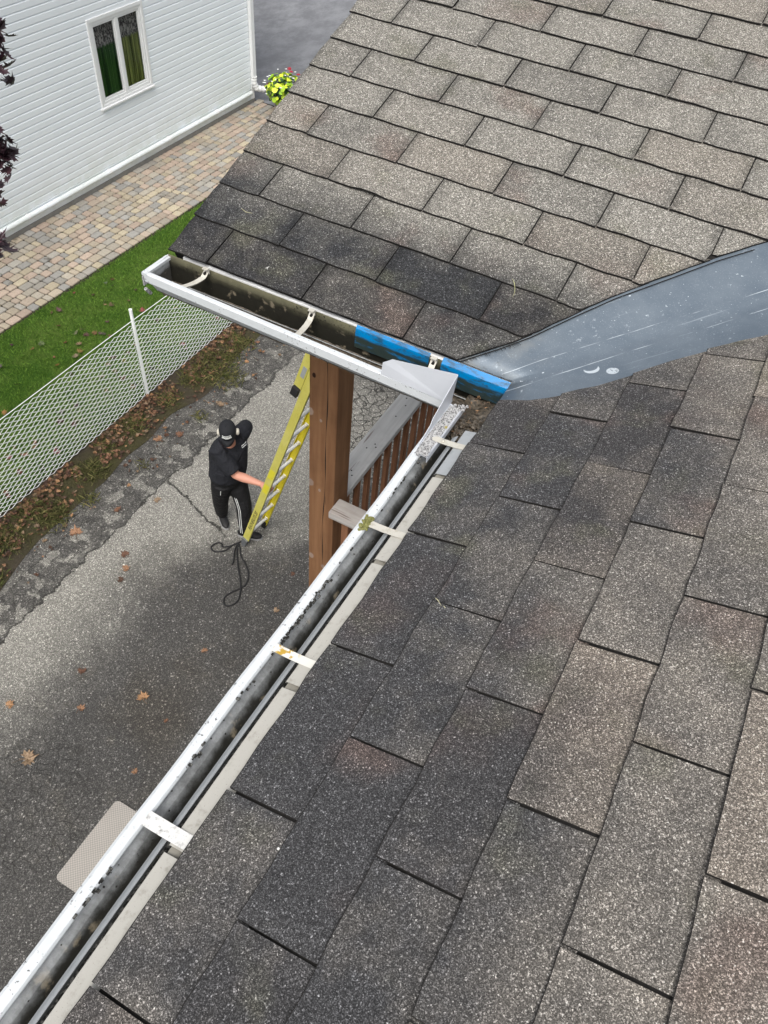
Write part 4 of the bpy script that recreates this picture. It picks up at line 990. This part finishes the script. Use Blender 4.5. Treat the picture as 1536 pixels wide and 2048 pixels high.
# ================================================================== LADDER
qx, qy, dx, dy, wx, wy, s0 = -3.0808917, 3.8651046, .30601348, -.02860355, .03720451, .30649612, .23053612
D = Vector((dx, dy, math.sqrt(1-dx*dx-dy*dy))); Wv = Vector((wx, wy, 0)); Wn = Wv.normalized(); Wn = (Wn-D*Wn.dot(D)).normalized(); Nn = Wn.cross(D)   # Nn ~ +X side
org = Vector((qx, qy, 0))-Wv*.5
LM = Matrix([[Wn[i], Nn[i], D[i], org[i]] for i in range(3)]+[[0, 0, 0, 1]])
LD = empty('extension_ladder', mat=LM); tag(LD, 'yellow fibreglass extension ladder held by the worker beside the post', 'ladder')
gY = G('dusty yellow fibreglass', .45, 0, .4); nY = gY.noise(7, 5, .65, v=gY.mp((1, 1, .5)))
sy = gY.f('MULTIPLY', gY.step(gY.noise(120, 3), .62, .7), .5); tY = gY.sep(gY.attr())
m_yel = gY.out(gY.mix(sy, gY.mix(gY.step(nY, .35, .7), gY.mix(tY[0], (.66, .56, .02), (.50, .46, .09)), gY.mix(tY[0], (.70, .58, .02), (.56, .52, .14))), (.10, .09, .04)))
m_alu = paint('ladder aluminium', (.76, .76, .73), .35, .06, metal=.1); m_rub = paint('black rubber', (.015, .015, .016), .7, .1); m_gst = paint('grey steel shoe', (.20, .21, .22), .45, .3, metal=.5)
hw = .1555; th = .005
def rail(side, n0, l0, l1, c):
    mb = MB(); s_ = side; b = hw*s_; a = (hw+th)*s_; fl = (hw-.018)*s_
    lo, hi = sorted((a, b)); mb.box((lo, n0-.039, l0), (hi, n0+.039, l1), 0, c)
    lo, hi = sorted((b, fl)); mb.box((lo, n0-.039, l0), (hi, n0-.034, l1), 0, c); mb.box((lo, n0+.034, l0), (hi, n0+.039, l1), 0, c)
    return mb
for sd in (-1, 1):
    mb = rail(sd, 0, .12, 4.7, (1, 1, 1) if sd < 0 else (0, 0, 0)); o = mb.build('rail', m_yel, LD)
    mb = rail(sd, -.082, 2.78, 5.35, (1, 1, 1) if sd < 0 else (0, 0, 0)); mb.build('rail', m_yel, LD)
    mb = MB(); lo, hi = sorted((hw*sd, (hw+.034)*sd)); mb.bbox((lo, -.115, 2.70), (hi, -.045, 2.80), .006); mb.build('end_guide', m_rub, LD)
for k in range(15):
    L = s0+.305*k; mb = MB(); mb.tube([(-hw, 0, L), (hw, 0, L)], .017, 10); o = mb.build('rung', m_alu, LD)
    mb = MB(); mb.bbox((hw-.004, -.020, L-.017), (hw, .020, L+.017), .0015); p_ = mb.build('end_plate', m_white); p_.parent = o
for k in range(8):
    L = 3.02+.305*k; mb = MB(); mb.tube([(-hw, -.082, L), (hw, -.082, L)], .0155, 10); mb.build('rung', m_alu, LD)
for sd, mm in ((-1, m_gst), (1, m_rub)):
    mb = MB(); lo, hi = sorted(((hw-.002)*sd, (hw+.026)*sd))
    mb.add([(lo, -.036, .14), (hi, -.036, .14), (hi, .036, .14), (lo, .036, .14), (lo, -.018, .0), (hi, -.018, .0), (hi, .030, .0), (lo, .030, .0)], [(0, 1, 2, 3), (7, 6, 5, 4), (0, 4, 5, 1), (1, 5, 6, 2), (2, 6, 7, 3), (3, 7, 4, 0)])
    mb.build('foot', mm, LD)
mb = MB(); mb.bbox((-hw-.0065, -.095, 2.93), (-hw-.0048, -.055, 3.06), .0005); mb.build('label_plate', m_galv, LD)
m_stk = paint('yellow sticker', (.62, .56, .03), .4, .3)
for l0 in (1.15, 1.42):
    mb = MB(); mb.bbox((-hw-.0062, -.030, l0), (-hw-.0050, .028, l0+.15), .0004); mb.build('sticker', m_stk, LD)
mb = MB(); mb.tube([(-.128+.004*math.sin(t*5), .030, t) for t in np.linspace(.75, 4.4, 30)], .0055, 6); mb.build('hoist_rope', m_rub, LD)
# lettering on the rail
cu_ = bpy.data.curves.new('txt', 'FONT'); cu_.body = "FEATHERLITE 20'"; cu_.size = .058; cu_.extrude = .0004; cu_.shear = .25; cu_.space_character = .92
to = bpy.data.objects.new('txt', cu_); COL.objects.link(to); bpy.context.view_layer.update()
dg = bpy.context.evaluated_depsgraph_get(); tme = bpy.data.meshes.new_from_object(to.evaluated_get(dg)); bpy.data.objects.remove(to)
tme.materials.clear(); tme.materials.append(m_rub)
lt = bpy.data.objects.new('lettering', tme); COL.objects.link(lt); lt.parent = LD
# text runs up the rail; readable from the camera (outer face, -W side)
lt.matrix_local = Matrix([[0, 0, -1, -hw-.0058], [0, -1, 0, .020], [1, 0, 0, .36], [0, 0, 0, 1]])

# ---- cord on the ground
def smooth_path(P, n=6, closed=False):
    P = [Vector(p) for p in P]; out = []; k = len(P)
    for i in range(k-1):
        p0, p1, p2, p3 = P[max(i-1, 0)], P[i], P[i+1], P[min(i+2, k-1)]
        for j in range(n):
            t = j/n; out.append(.5*((2*p1)+(p2-p0)*t+(2*p0-5*p1+4*p2-p3)*t*t+(3*p1-p0-3*p2+p3)*t**3))
    out.append(P[-1]); return out
z = .010
cord = [(-3.14, 3.64), (-3.16, 3.56), (-3.20, 3.50), (-3.215, 3.44), (-3.24, 3.36), (-3.32, 3.30), (-3.39, 3.33), (-3.37, 3.41), (-3.32, 3.43), (-3.29, 3.40), (-3.23, 3.44), (-3.17, 3.52), (-3.12, 3.49), (-3.04, 3.40), (-2.93, 3.33), (-2.83, 3.24), (-2.78, 3.12),
        (-2.80, 3.04), (-2.85, 2.95), (-2.87, 2.86), (-2.82, 2.79), (-2.76, 2.81), (-2.73, 2.90), (-2.78, 3.02), (-2.87, 3.14), (-2.98, 3.26), (-3.08, 3.38), (-3.16, 3.50), (-3.14, 3.42), (-3.07, 3.30), (-3.05, 3.25)]
mb = MB(); mb.tube(smooth_path([(x, y, z+.008*(i > 22)) for i, (x, y) in enumerate(cord)], 7), .0088, 7)
tag(mb.build('cord', m_rub), 'black looped cord lying on the asphalt at the foot of the ladder', 'cord')

# ================================================================== MAPLE (trunk outside the frame, branches reach in)
TR = empty('maple_tree', (-6.3, .6, 0)); tag(TR, 'crimson leaved maple whose branch tips hang in at the left edge', 'tree'); bpy.context.view_layer.update()
mb = MB(); mb.tube([(-6.3, .6, 0), (-6.27, .62, 1.2), (-6.25, .7, 2.6), (-6.15, .8, 3.8), (-6.1, .8, 5.0), (-6.0, .7, 6.4)], [.17, .14, .12, .10, .08, .04], 14); at(TR, mb.build('trunk', m_bark))
BR = [[(-6.15, .8, 3.9), (-5.5, 1.3, 4.7), (-4.8, 1.95, 5.1), (-4.3, 2.4, 5.15), (-3.96, 2.68, 5.06)],
      [(-6.2, .75, 3.3), (-5.5, 1.2, 4.0), (-4.7, 1.7, 4.6), (-4.1, 2.1, 4.78), (-3.72, 2.32, 4.70)],
      [(-6.2, .75, 2.9), (-5.6, 1.0, 3.5), (-4.8, 1.4, 4.1), (-4.1, 1.7, 4.35), (-3.56, 1.93, 4.30)],
      [(-6.1, .8, 4.6), (-6.0, .2, 5.6), (-5.8, -.6, 6.2)], [(-6.1, .8, 4.4), (-7.0, .6, 5.4), (-7.8, .4, 6.0)], [(-6.1, .8, 4.9), (-6.6, 1.4, 6.2), (-6.9, 1.9, 7.0)]]
for b in BR:
    mb = MB(); P = smooth_path(b, 6); mb.tube(P, [.045*(1-.85*i/(len(P)-1))+.003 for i in range(len(P))], 8); at(TR, mb.build('branch', m_bark))
r = random.Random(17); mb = MB(); 
def mleaf(p, s_, r):
    q = Vector((r.gauss(0, .5), r.gauss(0, .5), 1)).normalized().to_track_quat('Z', 'Y').to_matrix().to_4x4()
    M = Matrix.Translation(p) @ q @ Matrix.Rotation(r.uniform(0, 6.3), 4, 'Z') @ Matrix.Rotation(r.uniform(-.9, .9), 4, 'X')
    vs, fs = leaf_geo(s_, M, r, .7); mb.add(vs, fs, 0, (r.random(),)*3)
def cloud(c, s, n, sz=.105):
    for _ in range(n):
        mleaf(Vector((c[0]+r.gauss(0, s[0]), c[1]+r.gauss(0, s[1]), c[2]+r.gauss(0, s[2]))), r.uniform(.75, 1.15)*sz, r)
MCL = [((-3.90, 2.71, 5.10), (.04, .04, .09), 34), ((-3.66, 2.35, 4.72), (.04, .04, .095), 36), ((-3.60, 2.18, 4.53), (.03, .03, .045), 14), ((-3.43, 1.98, 4.30), (.035, .035, .04), 14)]
for c, s_, n in MCL: cloud(c, s_, n)
for b in BR[:3]:
    for p in smooth_path(b, 3)[5:-3]: cloud((p[0]-.12, p[1]-.12, p[2]), (.14, .14, .12), 9)
for b in BR[3:]:
    for p in smooth_path(b, 4)[2:]: cloud(p, (.35, .35, .3), 60)
at(TR, mb.build('foliage', m_maple, fix=False))

# ================================================================== WORKER
exec_person = True
PN = empty('person', (-3.33, 3.66, 0)); tag(PN, 'man in black cap, black shirt and striped black track pants gripping the ladder', 'person'); bpy.context.view_layer.update()
m_skin = paint('skin', (.56, .27, .19), .5, .12, (.42, .16, .12), 30)
gK = G('black cotton', .85, 0, .2); m_shirt = gK.out(gK.mix(gK.noise(60, 3), (.012, .013, .017), (.026, .027, .032))); gK.bump(gK.noise(9, 3, .6, dist=.8), 1, .03)
gK2 = G('black track pants', .7, 0, .25); m_pant = gK2.out(gK2.mix(gK2.noise(40, 3), (.007, .007, .008), (.013, .013, .014))); gK2.bump(gK2.noise(10, 3, .6, dist=.8), 1, .03)
def ell(mb, path, radii, fwd, n=16):
    """loft of ellipses: radii (across, depth); fwd = depth direction"""
    P = [Vector(p) for p in path]; k = len(P); vs = []
    for i, p in enumerate(P):
        t = (P[min(i+1, k-1)]-P[max(i-1, 0)]).normalized(); f = Vector(fwd[i] if isinstance(fwd, list) else fwd); f = (f-t*f.dot(t)).normalized(); a = t.cross(f)
        ra, rf = radii[i]
        vs += [p+a*ra*math.cos(2*math.pi*j/n)+f*rf*math.sin(2*math.pi*j/n) for j in range(n)]
    fs = [(i*n+j, i*n+(j+1) % n, (i+1)*n+(j+1) % n, (i+1)*n+j) for i in range(k-1) for j in range(n)]+[tuple(range(n))[::-1], tuple((k-1)*n+j for j in range(n))]
    mb.add(vs, fs, 0, smooth=True)
def fuse(mb, name, mat, voxel, par, sm=4, extra=None):
    o = mb.build(name, mat); m1 = o.modifiers.new('r', 'REMESH'); m1.mode = 'VOXEL'; m1.voxel_size = voxel; m1.use_smooth_shade = True
    m2 = o.modifiers.new('s', 'SMOOTH'); m2.factor = .5; m2.iterations = sm
    bpy.context.view_layer.update(); dg = bpy.context.evaluated_depsgraph_get(); me = bpy.data.meshes.new_from_object(o.evaluated_get(dg)); me.name = name
    old = o.data; o.modifiers.clear(); o.data = me
    if len(me.materials) == 0: me.materials.append(mat)
    for p_ in me.polygons: p_.use_smooth = True
    bpy.data.meshes.remove(old); at(par, o); return o
V = Vector
head = V((-3.225, 3.615, 1.605)); neck = V((-3.262, 3.665, 1.44)); shR = V((-3.325, 3.535, 1.375)); shL = V((-3.255, 3.865, 1.395))
elR = V((-3.125, 3.550, 1.125)); wrR = V((-2.875, 3.560, 1.045)); haR = V((-2.80, 3.60, 1.075))
elL = V((-3.40, 4.135, 1.20)); wrL = V((-3.47, 3.93, 1.03)); haL = V((-3.475, 3.86, .99))
chest = V((-3.315, 3.70, 1.24)); belly = V((-3.325, 3.68, 1.05)); pel = V((-3.335, 3.665, .90))
hipR = V((-3.345, 3.575, .88)); hipL = V((-3.30, 3.745, .88)); knR = V((-3.43, 3.62, .50)); anR = V((-3.54, 3.74, .10)); knL = V((-3.175, 3.69, .50)); anL = V((-3.165, 3.665, .10))
FW = V((.93, -.32, 0)).normalized()                   # chest direction
HF = V((.50, -.78, -.30)).normalized()                # face direction
HU = V((.12, -.30, .95)); HU = (HU-HF*HU.dot(HF)).normalized(); HR = HF.cross(HU)     # head right side
def hp(r_, f_, u_): return head+HR*r_+HF*f_+HU*u_
mb = MB()
# head: stack of slices from chin to crown
sl_ = [(-.118, .020, .012, .050), (-.108, .038, .032, .042), (-.085, .052, .055, .030), (-.055, .062, .078, .016), (-.02, .070, .090, .004), (.02, .074, .096, -.004), (.06, .073, .095, -.006), (.09, .062, .080, -.006), (.112, .040, .052, -.006), (.122, .012, .016, -.006)]
n = 20; vs = []
for (u, rx, ry, f0) in sl_:
    for j in range(n):
        a = 2*math.pi*j/n; fy = math.sin(a); vs.append(hp(math.cos(a)*rx, f0+fy*ry*(1.0 if fy > 0 else 1.0), u))
fs = [(i*n+j, i*n+(j+1) % n, (i+1)*n+(j+1) % n, (i+1)*n+j) for i in range(len(sl_)-1) for j in range(n)]+[tuple(range(n))[::-1], tuple((len(sl_)-1)*n+j for j in range(n))]
mb.add(vs, fs)
mb.tube([hp(0, .086, .005), hp(0, .108, -.028), hp(0, .096, -.040)], [.008, .014, .012], 8)          # nose
mb.tube([hp(-.024, .082, -.068), hp(0, .092, -.068), hp(.024, .082, -.068)], [.005, .008, .005], 8)   # lips
for s_ in (-1, 1):
    mb.tube([hp(.070*s_, -.01, .022), hp(.078*s_, -.014, 0), hp(.071*s_, -.006, -.03)], [.012, .016, .008], 8)     # ear
    mb.tube([hp(.014*s_, .090, .022), hp(.040*s_, .078, .024)], [.008, .006], 8)                                  # brow
ell(mb, [neck+V((0, 0, -.10)), neck, head+HU*-.06-HF*.02], [(.075, .06), (.058, .060), (.055, .058)], FW)
ell(mb, [pel, belly, chest, chest.lerp(neck, .6)], [(.15, .10), (.14, .11), (.165, .11), (.10, .07)], FW)
ell(mb, [shL, shL.lerp(elL, .5), elL, elL.lerp(wrL, .3), wrL], [(.055, .055), (.048, .050), (.038, .040), (.042, .038), (.026, .022)], (0, 0, 1))
# gripping hand: palm behind the rung, fingers over it.  rung 3 starts at the left rail
r0 = LM @ V((-hw, 0, s0+.305*3)); r1 = LM @ V((hw, 0, s0+.305*3)); RD = (r1-r0).normalized()
RC = r0+RD*.060                                          # centre of the grip on the rung
bk = (elR-RC); bk = (bk-RD*bk.dot(RD)).normalized(); upv = RD.cross(bk); upv = upv if upv.z > 0 else -upv
wrR2 = RC+bk*.085+upv*.012
ell(mb, [shR+V((-.01, .03, 0)), shR.lerp(elR, .5), elR, elR.lerp(wrR2, .3), elR.lerp(wrR2, .7), wrR2], [(.060, .060), (.056, .058), (.046, .048), (.050, .047), (.037, .034), (.028, .023)], (0, 0, 1))
wrR = wrR2
mb.tube([wrR, RC+bk*.050+upv*.020-RD*.004, RC+bk*.030+upv*.018], [.026, .032, .030], 12, sq=1.25)
ell(mb, [wrR, RC+bk*.055+upv*.026, RC+bk*.022+upv*.026], [(.026, .020), (.040, .016), (.043, .014)], upv)
for i, (off, ln_) in enumerate(((-.034, .92), (-.0115, 1.0), (.0115, .97), (.033, .80))):
    c0 = RC+RD*off; rr_ = .028; pts = []
    for k in range(8):
        a = math.radians(118-k*34*ln_); pts.append(c0+bk*math.cos(a)*rr_*1.0+upv*math.sin(a)*rr_)
    pts = [c0+bk*.030+upv*.026]+[c0+bk*math.cos(math.radians(a_))*rr_+upv*math.sin(math.radians(a_))*rr_ for a_ in (75, 110, 145, 180, 215*1.0, 215+30*ln_)]
    mb.tube(pts, [.0105, .0105, .0100, .0095, .009, .0085, .0070], 8)
mb.tube([RC-RD*.030+bk*.055+upv*.010, RC-RD*.040+bk*.034-upv*.010, RC-RD*.030+bk*.008-upv*.027, RC-RD*.012-bk*.010-upv*.028], [.014, .0125, .0110, .008], 8)
# left hand resting on the back of the hip
ell(mb, [wrL, wrL.lerp(haL, .7), haL], [(.026, .020), (.040, .016), (.040, .013)], V((1, 0, 0)))
for i in range(4):
    off = (i-1.5)*.020; b0 = haL+V((0, 0, off)); mb.tube([b0, b0+V((-.004, -.035, -.004)), b0+V((.006, -.066+.006*abs(i-1.3), -.010))], [.010, .009, .007], 8)
mb.tube([haL+V((-.0, .03, .035)), haL+V((0, .0, .062)), haL+V((.01, -.025, .070))], [.013, .011, .008], 8)
for h_, k_, a_ in ((hipR, knR, anR), (hipL, knL, anL)):
    ell(mb, [h_, h_.lerp(k_, .5), k_, k_.lerp(a_, .35), a_], [(.075, .08), (.066, .068), (.050, .052), (.048, .052), (.032, .036)], FW)
fuse(mb, 'body', m_skin, .0065, PN, 2)
# shirt
mb = MB()
ell(mb, [pel+V((0, 0, .02)), belly+FW*.012, chest, chest.lerp(neck, .45), chest.lerp(neck, .72), neck+V((0, 0, -.02))], [(.205, .165), (.205, .178), (.212, .168), (.205, .145), (.130, .100), (.072, .070)], FW)
ell(mb, [shR.lerp(neck, .45)+V((0, 0, -.01)), shR+V((0, .01, .005)), shR.lerp(elR, .42), shR.lerp(elR, .86)], [(.095, .090), (.094, .092), (.086, .090), (.082, .088)], (0, 0, 1))
ell(mb, [shL.lerp(neck, .45)+V((0, 0, -.01)), shL+V((0, -.01, .005)), shL.lerp(elL, .42), shL.lerp(elL, .80)], [(.095, .090), (.092, .090), (.082, .086), (.076, .082)], (0, 0, 1))
fuse(mb, 'shirt', m_shirt, .012, PN, 3)
mb = MB()
for k in range(11):
    a = 2*math.pi*k/11
fuse_pts = []
ell(mb, [pel+V((0, 0, .07)), pel, pel+V((0, 0, -.09))], [(.175, .140), (.185, .150), (.165, .140)], FW)
for h_, k_, a_ in ((hipR, knR, anR), (hipL, knL, anL)):
    ell(mb, [h_+V((0, 0, .0)), h_.lerp(k_, .35), k_, k_.lerp(a_, .5), a_+V((0, 0, .0))], [(.108, .118), (.104, .112), (.086, .092), (.078, .084), (.066, .076)], FW)
po = fuse(mb, 'trousers', m_pant, .012, PN, 3)
# twin stripes down the outside of the near leg (towards the ladder side) : follow the surface
def stripes(name, chain, side, rad, offs):
    mb = MB()
    for off in offs:
        P = []
        for (p, rr_) in zip(chain, rad):
            t = (chain[-1]-chain[0]).normalized(); s2 = (side-t*side.dot(t)).normalized(); b = t.cross(s2)
            P.append(p+s2*rr_+b*off)
        P = smooth_path(P, 5); mb.tube(P, .0042, 6, sq=.5)
    at(PN, mb.build(name, m_petw))
sd = V((.30, -.95, .1)).normalized()
stripes('leg_stripe', [hipL.lerp(knL, .62), knL, knL.lerp(anL, .33), knL.lerp(anL, .66), anL+V((0, 0, .02))], V((.05, -1, .1)), [.094, .088, .083, .080, .072], (-.010, .012))
stripes('leg_stripe', [hipR, hipR.lerp(knR, .25)], V((.55, -.85, 0)), [.124, .112], (.0,))
# shoes
m_shoe = paint('black shoe', (.012, .012, .013), .5, .1); m_sole = paint('grey sole', (.25, .25, .25), .6, .2)
for a_, dirn in ((anR, V((-.35, -.75, 0)).normalized()), (anL, V((.85, .30, 0)).normalized())):
    if a_ is anR: dirn = V((.72, -.55, 0)).normalized()
    mb = MB(); b0 = V((a_.x, a_.y, 0))
    ell(mb, [b0-dirn*.085+V((0, 0, .045)), b0-dirn*.05+V((0, 0, .055)), b0+V((0, 0, .060)), b0+dirn*.07+V((0, 0, .048)), b0+dirn*.14+V((0, 0, .038)), b0+dirn*.185+V((0, 0, .032))],
        [(.025, .030), (.038, .045), (.042, .052), (.046, .040), (.044, .030), (.020, .016)], V((0, 0, 1)))
    s1 = fuse(mb, 'shoe', m_shoe, .008, PN, 2)
    mb = MB(); ell(mb, [b0-dirn*.09+V((0, 0, .010)), b0-dirn*.05+V((0, 0, .010)), b0+dirn*.07+V((0, 0, .010)), b0+dirn*.15+V((0, 0, .010)), b0+dirn*.19+V((0, 0, .010))], [(.022, .009), (.038, .010), (.050, .010), (.046, .010), (.018, .009)], V((0, 0, 1)))
    so = mb.build('sole', m_sole); so.parent = s1; so.matrix_parent_inverse = s1.matrix_world.inverted() @ Matrix.Identity(4)
    so.matrix_parent_inverse = (PN.matrix_world @ s1.matrix_parent_inverse @ s1.matrix_basis).inverted() if False else PN.matrix_world.inverted() @ Matrix.Identity(4)
    so.matrix_parent_inverse = Matrix.Identity(4)
# cap
mb = MB(); n = 28; prof = [(.084, .012), (.086, .035), (.085, .060), (.079, .085), (.065, .108), (.045, .124), (.022, .132), (0.001, .134)]
vs = []
for (rr_, u) in prof:
    for j in range(n):
        a = 2*math.pi*j/n; vs.append(hp(math.cos(a)*rr_*.96, -.006+math.sin(a)*rr_*1.22, u-.0*math.sin(a)))
mb.add(vs, [(i*n+j, i*n+(j+1) % n, (i+1)*n+(j+1) % n, (i+1)*n+j) for i in range(len(prof)-1) for j in range(n)], 0, smooth=True)
vs = []; nb_ = 14
for k in range(nb_+1):          # bill
    a = math.pi*(k/nb_); c_, s_ = math.cos(a), math.sin(a)
    for (q, dz) in ((0, .0), (.5, .003), (1, -.012)):
        rx = .080+(.002)*q; ry = .098+.062*q*s_**.6
        vs.append(hp(c_*rx*(1-.10*q), -.006+s_*ry, .014+dz-.016*abs(c_)*q-.012*q))
mb.add(vs, [(3*k+j, 3*k+j+1, 3*(k+1)+j+1, 3*(k+1)+j) for k in range(nb_) for j in range(2)], 0, smooth=True)
m_cap = paint('charcoal cap cloth', (.011, .012, .015), .8, .05)
co = at(PN, mb.build('cap', m_cap)); s_m = co.modifiers.new('s', 'SOLIDIFY'); s_m.thickness = .003
mb = MB(); mb.tube([hp(0, -.006, .134), hp(0, -.006, .139)], [.007, .005], 8); bo = mb.build('button', m_cap); bo.parent = co; bo.matrix_parent_inverse = Matrix.Identity(4)
mb = MB()          # pale blocks of unreadable lettering on the cap front
for row, (u, w_) in enumerate(((.090, .042), (.076, .045), (.060, .047))):
    rr_ = {0: .0785, 1: .0825, 2: .0852}[row]
    for k in range(7 if row != 2 else 1):
        if row == 2: ks = [-w_, -w_*.33, w_*.33, w_]
        else:
            c0 = -w_+2*w_*k/7; ks = [c0+.0015, c0+2*w_/7-.0015]
        vs = []
        for x in ks:
            y_ = -.006+math.sqrt(max(0, 1-(x/(rr_*.96))**2))*rr_*1.22+.0045
            hh_ = .0050 if row else .0042
            vs += [hp(x, y_+.001, u-hh_), hp(x, y_-.002, u+hh_)]
        mb.add(vs, [(2*i, 2*i+2, 2*i+3, 2*i+1) for i in range(len(ks)-1)], 0)
lo_ = mb.build('cap_lettering', m_petw, fix=False); lo_.parent = co; lo_.matrix_parent_inverse = Matrix.Identity(4)
# ear defenders
m_ear = paint('beige ear defender', (.55, .52, .44), .5, .1)
for s_ in (-1, 1):
    mb = MB(); mb.tube([hp(.074*s_, -.012, -.006), hp(.084*s_, -.012, -.006), hp(.100*s_, -.012, -.006), hp(.106*s_, -.012, -.006)], [.026, .034, .032, .022], 16); at(PN, mb.build('ear_defender', m_ear))
# hair at the sides below the cap
mb = MB(); vs = []; n = 18
for k in range(n+1):
    a = math.pi+math.pi*k/n; 
    for u, q in ((.015, 1.04), (-.02, 1.05), (-.045, .98)): vs.append(hp(math.cos(a)*.074*q, -.004+math.sin(a)*.096*q, u))
mb.add(vs, [(3*k+j, 3*k+j+1, 3*(k+1)+j+1, 3*(k+1)+j) for k in range(n) for j in range(2)], 0, smooth=True)
at(PN, mb.build('hair', paint('dark hair', (.03, .025, .02), .8, .1)))
# chest lettering: two short rows of pale blocks on his left breast
mb = MB(); cc = V((-3.165, 3.775, 1.335)); ax = V((.30, .93, .05)).normalized(); nrm = V((.72, -.32, .62)).normalized(); up_ = nrm.cross(ax).normalized()
for row in (0, 1):
    for k in range(8):
        a0 = cc+ax*(k*.0115-.046)+up_*(row*.018-.009)
        mb.add([a0, a0+ax*.009, a0+ax*.009+up_*.009, a0+up_*.009], [(0, 1, 2, 3)])
chest_logo = mb.build('chest_lettering', m_petw, fix=False); at(PN, chest_logo)
sw = chest_logo.modifiers.new('w', 'SHRINKWRAP'); sw.target = bpy.data.objects['shirt']; sw.wrap_method = 'PROJECT'; sw.use_negative_direction = True; sw.use_positive_direction = True; sw.offset = .003; sw.wrap_mode = 'ABOVE_SURFACE'
sw.wrap_method = 'NEAREST_SURFACEPOINT'
